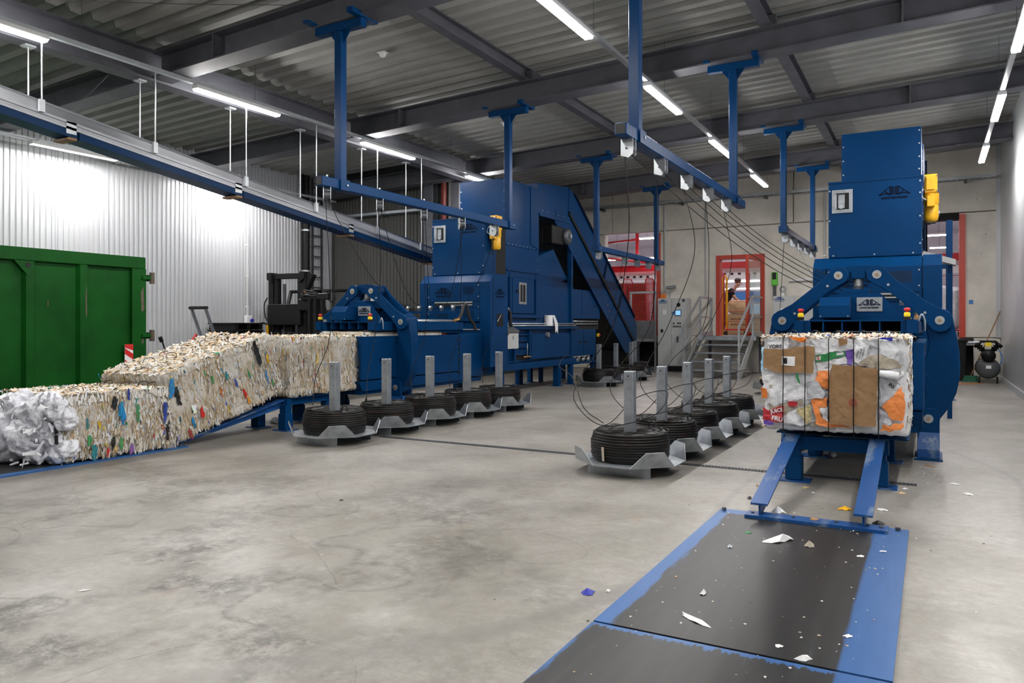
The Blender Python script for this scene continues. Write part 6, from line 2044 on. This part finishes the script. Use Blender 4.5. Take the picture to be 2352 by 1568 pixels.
# stacks of red crates
ORD = nth + ['ninth', 'tenth', 'eleventh', 'twelfth', 'thirteenth', 'fourteenth', 'fifteenth']
def crate_stack(lab, x, y, n, w_=.6):
    t0 = None
    for k in range(n):
        if t0 is None:
            c = thing('red_crate', lab, 'crate', (x, y, HZ), group='stacked red crates')
            MB().box(-w_ / 2, w_ / 2, -.2, .2, 0, .085).build('body', 'crate', c)
            MB().box(-w_ / 2 - .015, w_ / 2 + .015, -.215, .215, .085, .105).build('rim', 'crate', c)
            t0 = c
        else:
            c = copy_tree(t0)
        c.location = (x, y, HZ + .11 * k)
        c['label'] = 'red plastic crate, %s from the bottom, %s stack behind the gate' % (ORD[k], lab)
crate_stack('left', -9.0, 23.4, 15)
crate_stack('right', -8.35, 23.6, 15)
def roll_cage(lab, x, y, rz=0.0, h=1.75, m='hallred', w_=.7):
    t = thing('roll_cage', lab, 'roll cage', (x, y, HZ), rz, 'roll cages in the hall')
    MB().box(-w_ / 2, w_ / 2, -.4, .4, .14, .18).build('deck', m, t)
    for sx in (-1, 1):
        pts = [(sx * w_ / 2, -.38, .18), (sx * w_ / 2, -.38, h - .08), (sx * w_ / 2, -.30, h), (sx * w_ / 2, .30, h), (sx * w_ / 2, .38, h - .08), (sx * w_ / 2, .38, .18)]
        MB().tube(pts, .016, 6).build('side_frame', m, t)
        for k in range(5):
            MB().tube([(sx * w_ / 2, -.25 + .125 * k, .18), (sx * w_ / 2, -.25 + .125 * k, h)], .007, 5).build('bar', m, t)
        for sy in (-1, 1):
            MB().cyl((sx * .28 - .02, sy * .3, .06), (sx * .28 + .02, sy * .3, .06), .06, seg=12).build('caster', 'black', t)
    for k in range(5):
        MB().tube([(-w_ / 2, .38, .4 + .3 * k), (w_ / 2, .38, .4 + .3 * k)], .008, 5).build('bar', m, t)
    return t
roll_cage('red roll cage behind the barrier railing, left one', -8.0, 22.6)
roll_cage('red roll cage behind the barrier railing, right one', -7.35, 22.8)
roll_cage('red roll cage standing in the red doorway', -5.02, 22.6, .3, 1.85)
roll_cage('red roll cage with film bags behind the right gate', .35, 22.6, .0, 1.9, w_=.9)
bg = thing('film_bag', 'translucent pale bag of film in the roll cage behind the right gate', 'bag', (.35, 22.6, HZ + .185))
MB().add(*rounded_block(.78, .6, 1.1, .07, .2, lambda p, n: .05 * noise.noise(p * 4) + .02 * noise.noise(p * 13)), True).build('bag', 'film', bg)
yp = thing('yellow_post', 'yellow bollard post just inside the red door frame', 'post', (-5.35, 22.4, HZ))
MB().tube([(0, 0, 0), (0, 0, 1.68), (.06, 0, 1.75), (.12, 0, 1.68), (.12, 0, 0)], .035, 8).build('hoop', 'gearyel', yp)
bx = thing('wooden_crate', 'pale wooden slatted crate behind the roll cage in the doorway', 'crate', (-5.0, 23.9, HZ))
for k in range(4):
    MB().box(-.5, .5, -.3, -.28, .02 + .16 * k, .13 + .16 * k).build('slat', 'pallet', bx)
MB().box(-.48, .48, -.28, .3, 0, .62).build('inside', 'wood', bx)
for x in (-.45, .4):
    MB().box(x, x + .06, -.32, -.3, 0, .64).build('batten', 'pallet', bx)
sk_ = thing('paper_sack', 'beige paper sack on top of the wooden crate in the doorway', 'sack', (-5.15, 23.7, HZ + .64))
MB().add(*rounded_block(.62, .45, .42, .06, .14, lambda p, n: .05 * noise.noise(p * 5)), True).build('sack', 'pallet', sk_)
b1 = thing('blue_boxes', 'blue shelving unit with boxes far behind the doorway', 'shelf', (-5.55, 27.8, HZ))
for k in range(3):
    MB().box(-.6, .6, -.2, .2, .1 + .5 * k, .5 + .5 * k).build('blue_box', 'lblue' if k == 1 else 'sign', b1)
    MB().box(-.65, .65, -.25, .25, .05 + .5 * k, .1 + .5 * k).build('shelf_board', 'galv', b1)

# ------------------------------------------------------------------ person bending over the crate in the doorway
def skinned(name, verts, edges, radii, m, parent, root=0):
    me = bpy.data.meshes.new(name)
    me.from_pydata(verts, edges, [])
    me.materials.append(M[m])
    o = bpy.data.objects.new(name, me)
    COL.objects.link(o)
    o.parent = parent
    md = o.modifiers.new('skin', 'SKIN')
    md.use_smooth_shade = True
    sv = me.skin_vertices[0].data if me.skin_vertices else None
    if sv is None:
        lay = me.attributes
    for i, r in enumerate(radii):
        r = r if isinstance(r, tuple) else (r, r)
        me.skin_vertices[0].data[i].radius = r
        me.skin_vertices[0].data[i].use_root = (i == root)
    s = o.modifiers.new('sub', 'SUBSURF')
    s.levels = s.render_levels = 1
    return o
pe = thing('person', 'person in a black short-sleeved top bending over the crate behind the roll cage', 'person', (-5.62, 23.75, HZ), math.radians(-75))
# local: +y is where the person faces, pelvis at 0.92
V = [(0, -.05, .92), (0, .02, 1.05), (0, .12, 1.22), (0, .22, 1.36), (0, .30, 1.44), (0, .37, 1.50), (0, .42, 1.58), (0, .44, 1.66),
     (-.17, .20, 1.36), (-.24, .32, 1.12), (-.20, .52, .98), (-.19, .60, .96), (.17, .20, 1.36), (.24, .32, 1.12), (.20, .52, .98), (.19, .60, .96),
     (-.10, -.04, .86), (-.11, .0, .48), (-.11, -.05, .09), (-.11, .10, .04), (.10, -.04, .86), (.11, .0, .48), (.11, -.05, .09), (.11, .10, .04)]
E_ = [(0, 1), (1, 2), (2, 3), (3, 4), (4, 5), (5, 6), (6, 7), (3, 8), (8, 9), (9, 10), (10, 11), (3, 12), (12, 13), (13, 14), (14, 15), (0, 16), (16, 17), (17, 18), (18, 19), (0, 20), (20, 21), (21, 22), (22, 23)]
Rr = [.13, .125, .13, .12, .06, .075, .095, .06, .06, .045, .033, .036, .06, .045, .033, .036, .085, .06, .042, .04, .085, .06, .042, .04]
n0 = len(V)
for s, h in ((-1, 11), (1, 15)):
    for k, (dx, ln) in enumerate(((-.035, .065), (-.012, .08), (.012, .078), (.034, .062))):
        a = len(V)
        V += [(s * .19 + dx, .66, .95), (s * .19 + dx, .66 + ln * .6, .93), (s * .19 + dx, .66 + ln, .90)]
        E_ += [(h, a), (a, a + 1), (a + 1, a + 2)]
        Rr += [.011, .009, .008]
    a = len(V)
    V += [(s * .15, .62, .94), (s * .13, .67, .92)]
    E_ += [(h, a), (a, a + 1)]
    Rr += [.012, .009]
skinned('body', V, E_, Rr, 'skin', pe)
skinned('shirt', [(0, -.03, .93), (0, .03, 1.06), (0, .12, 1.22), (0, .21, 1.35), (0, .27, 1.41), (-.17, .20, 1.36), (-.225, .28, 1.20), (.17, .20, 1.36), (.225, .28, 1.20)],
        [(0, 1), (1, 2), (2, 3), (3, 4), (3, 5), (5, 6), (3, 7), (7, 8)], [.15, .145, .155, .145, .075, .08, .065, .08, .065], 'shirt', pe)
skinned('trousers', [(0, -.05, .93), (-.10, -.04, .85), (-.11, .0, .48), (-.11, -.05, .12), (.10, -.04, .85), (.11, .0, .48), (.11, -.05, .12)],
        [(0, 1), (1, 2), (2, 3), (0, 4), (4, 5), (5, 6)], [.145, .10, .072, .06, .10, .072, .06], 'trouser', pe)
MB().add(*rounded_block(.19, .21, .17, .03, .085, lambda p, n: .004 * noise.noise(p * 40)), True).build('hair', 'hair', pe).location = (0, .40, 1.585)
MB().cyl((0, .52, 1.575), (0, .55, 1.555), .012, .016, seg=8).build('nose', 'skin', pe)
for s in (-1, 1):
    MB().cyl((s * .035, .505, 1.60), (s * .035, .522, 1.60), .011, seg=8).build('eye', 'black', pe)
    MB().cyl((s * .09, .42, 1.58), (s * .105, .41, 1.59), .022, seg=8).build('ear', 'skin', pe)
    MB().box(s * .11 - .05, s * .11 + .05, -.10, .16, 0, .09).build('shoe', 'black', pe, bevel=.025, seg=2)
MB().box(-.025, .025, .505, .517, 1.525, 1.533).build('mouth', 'cred', pe)
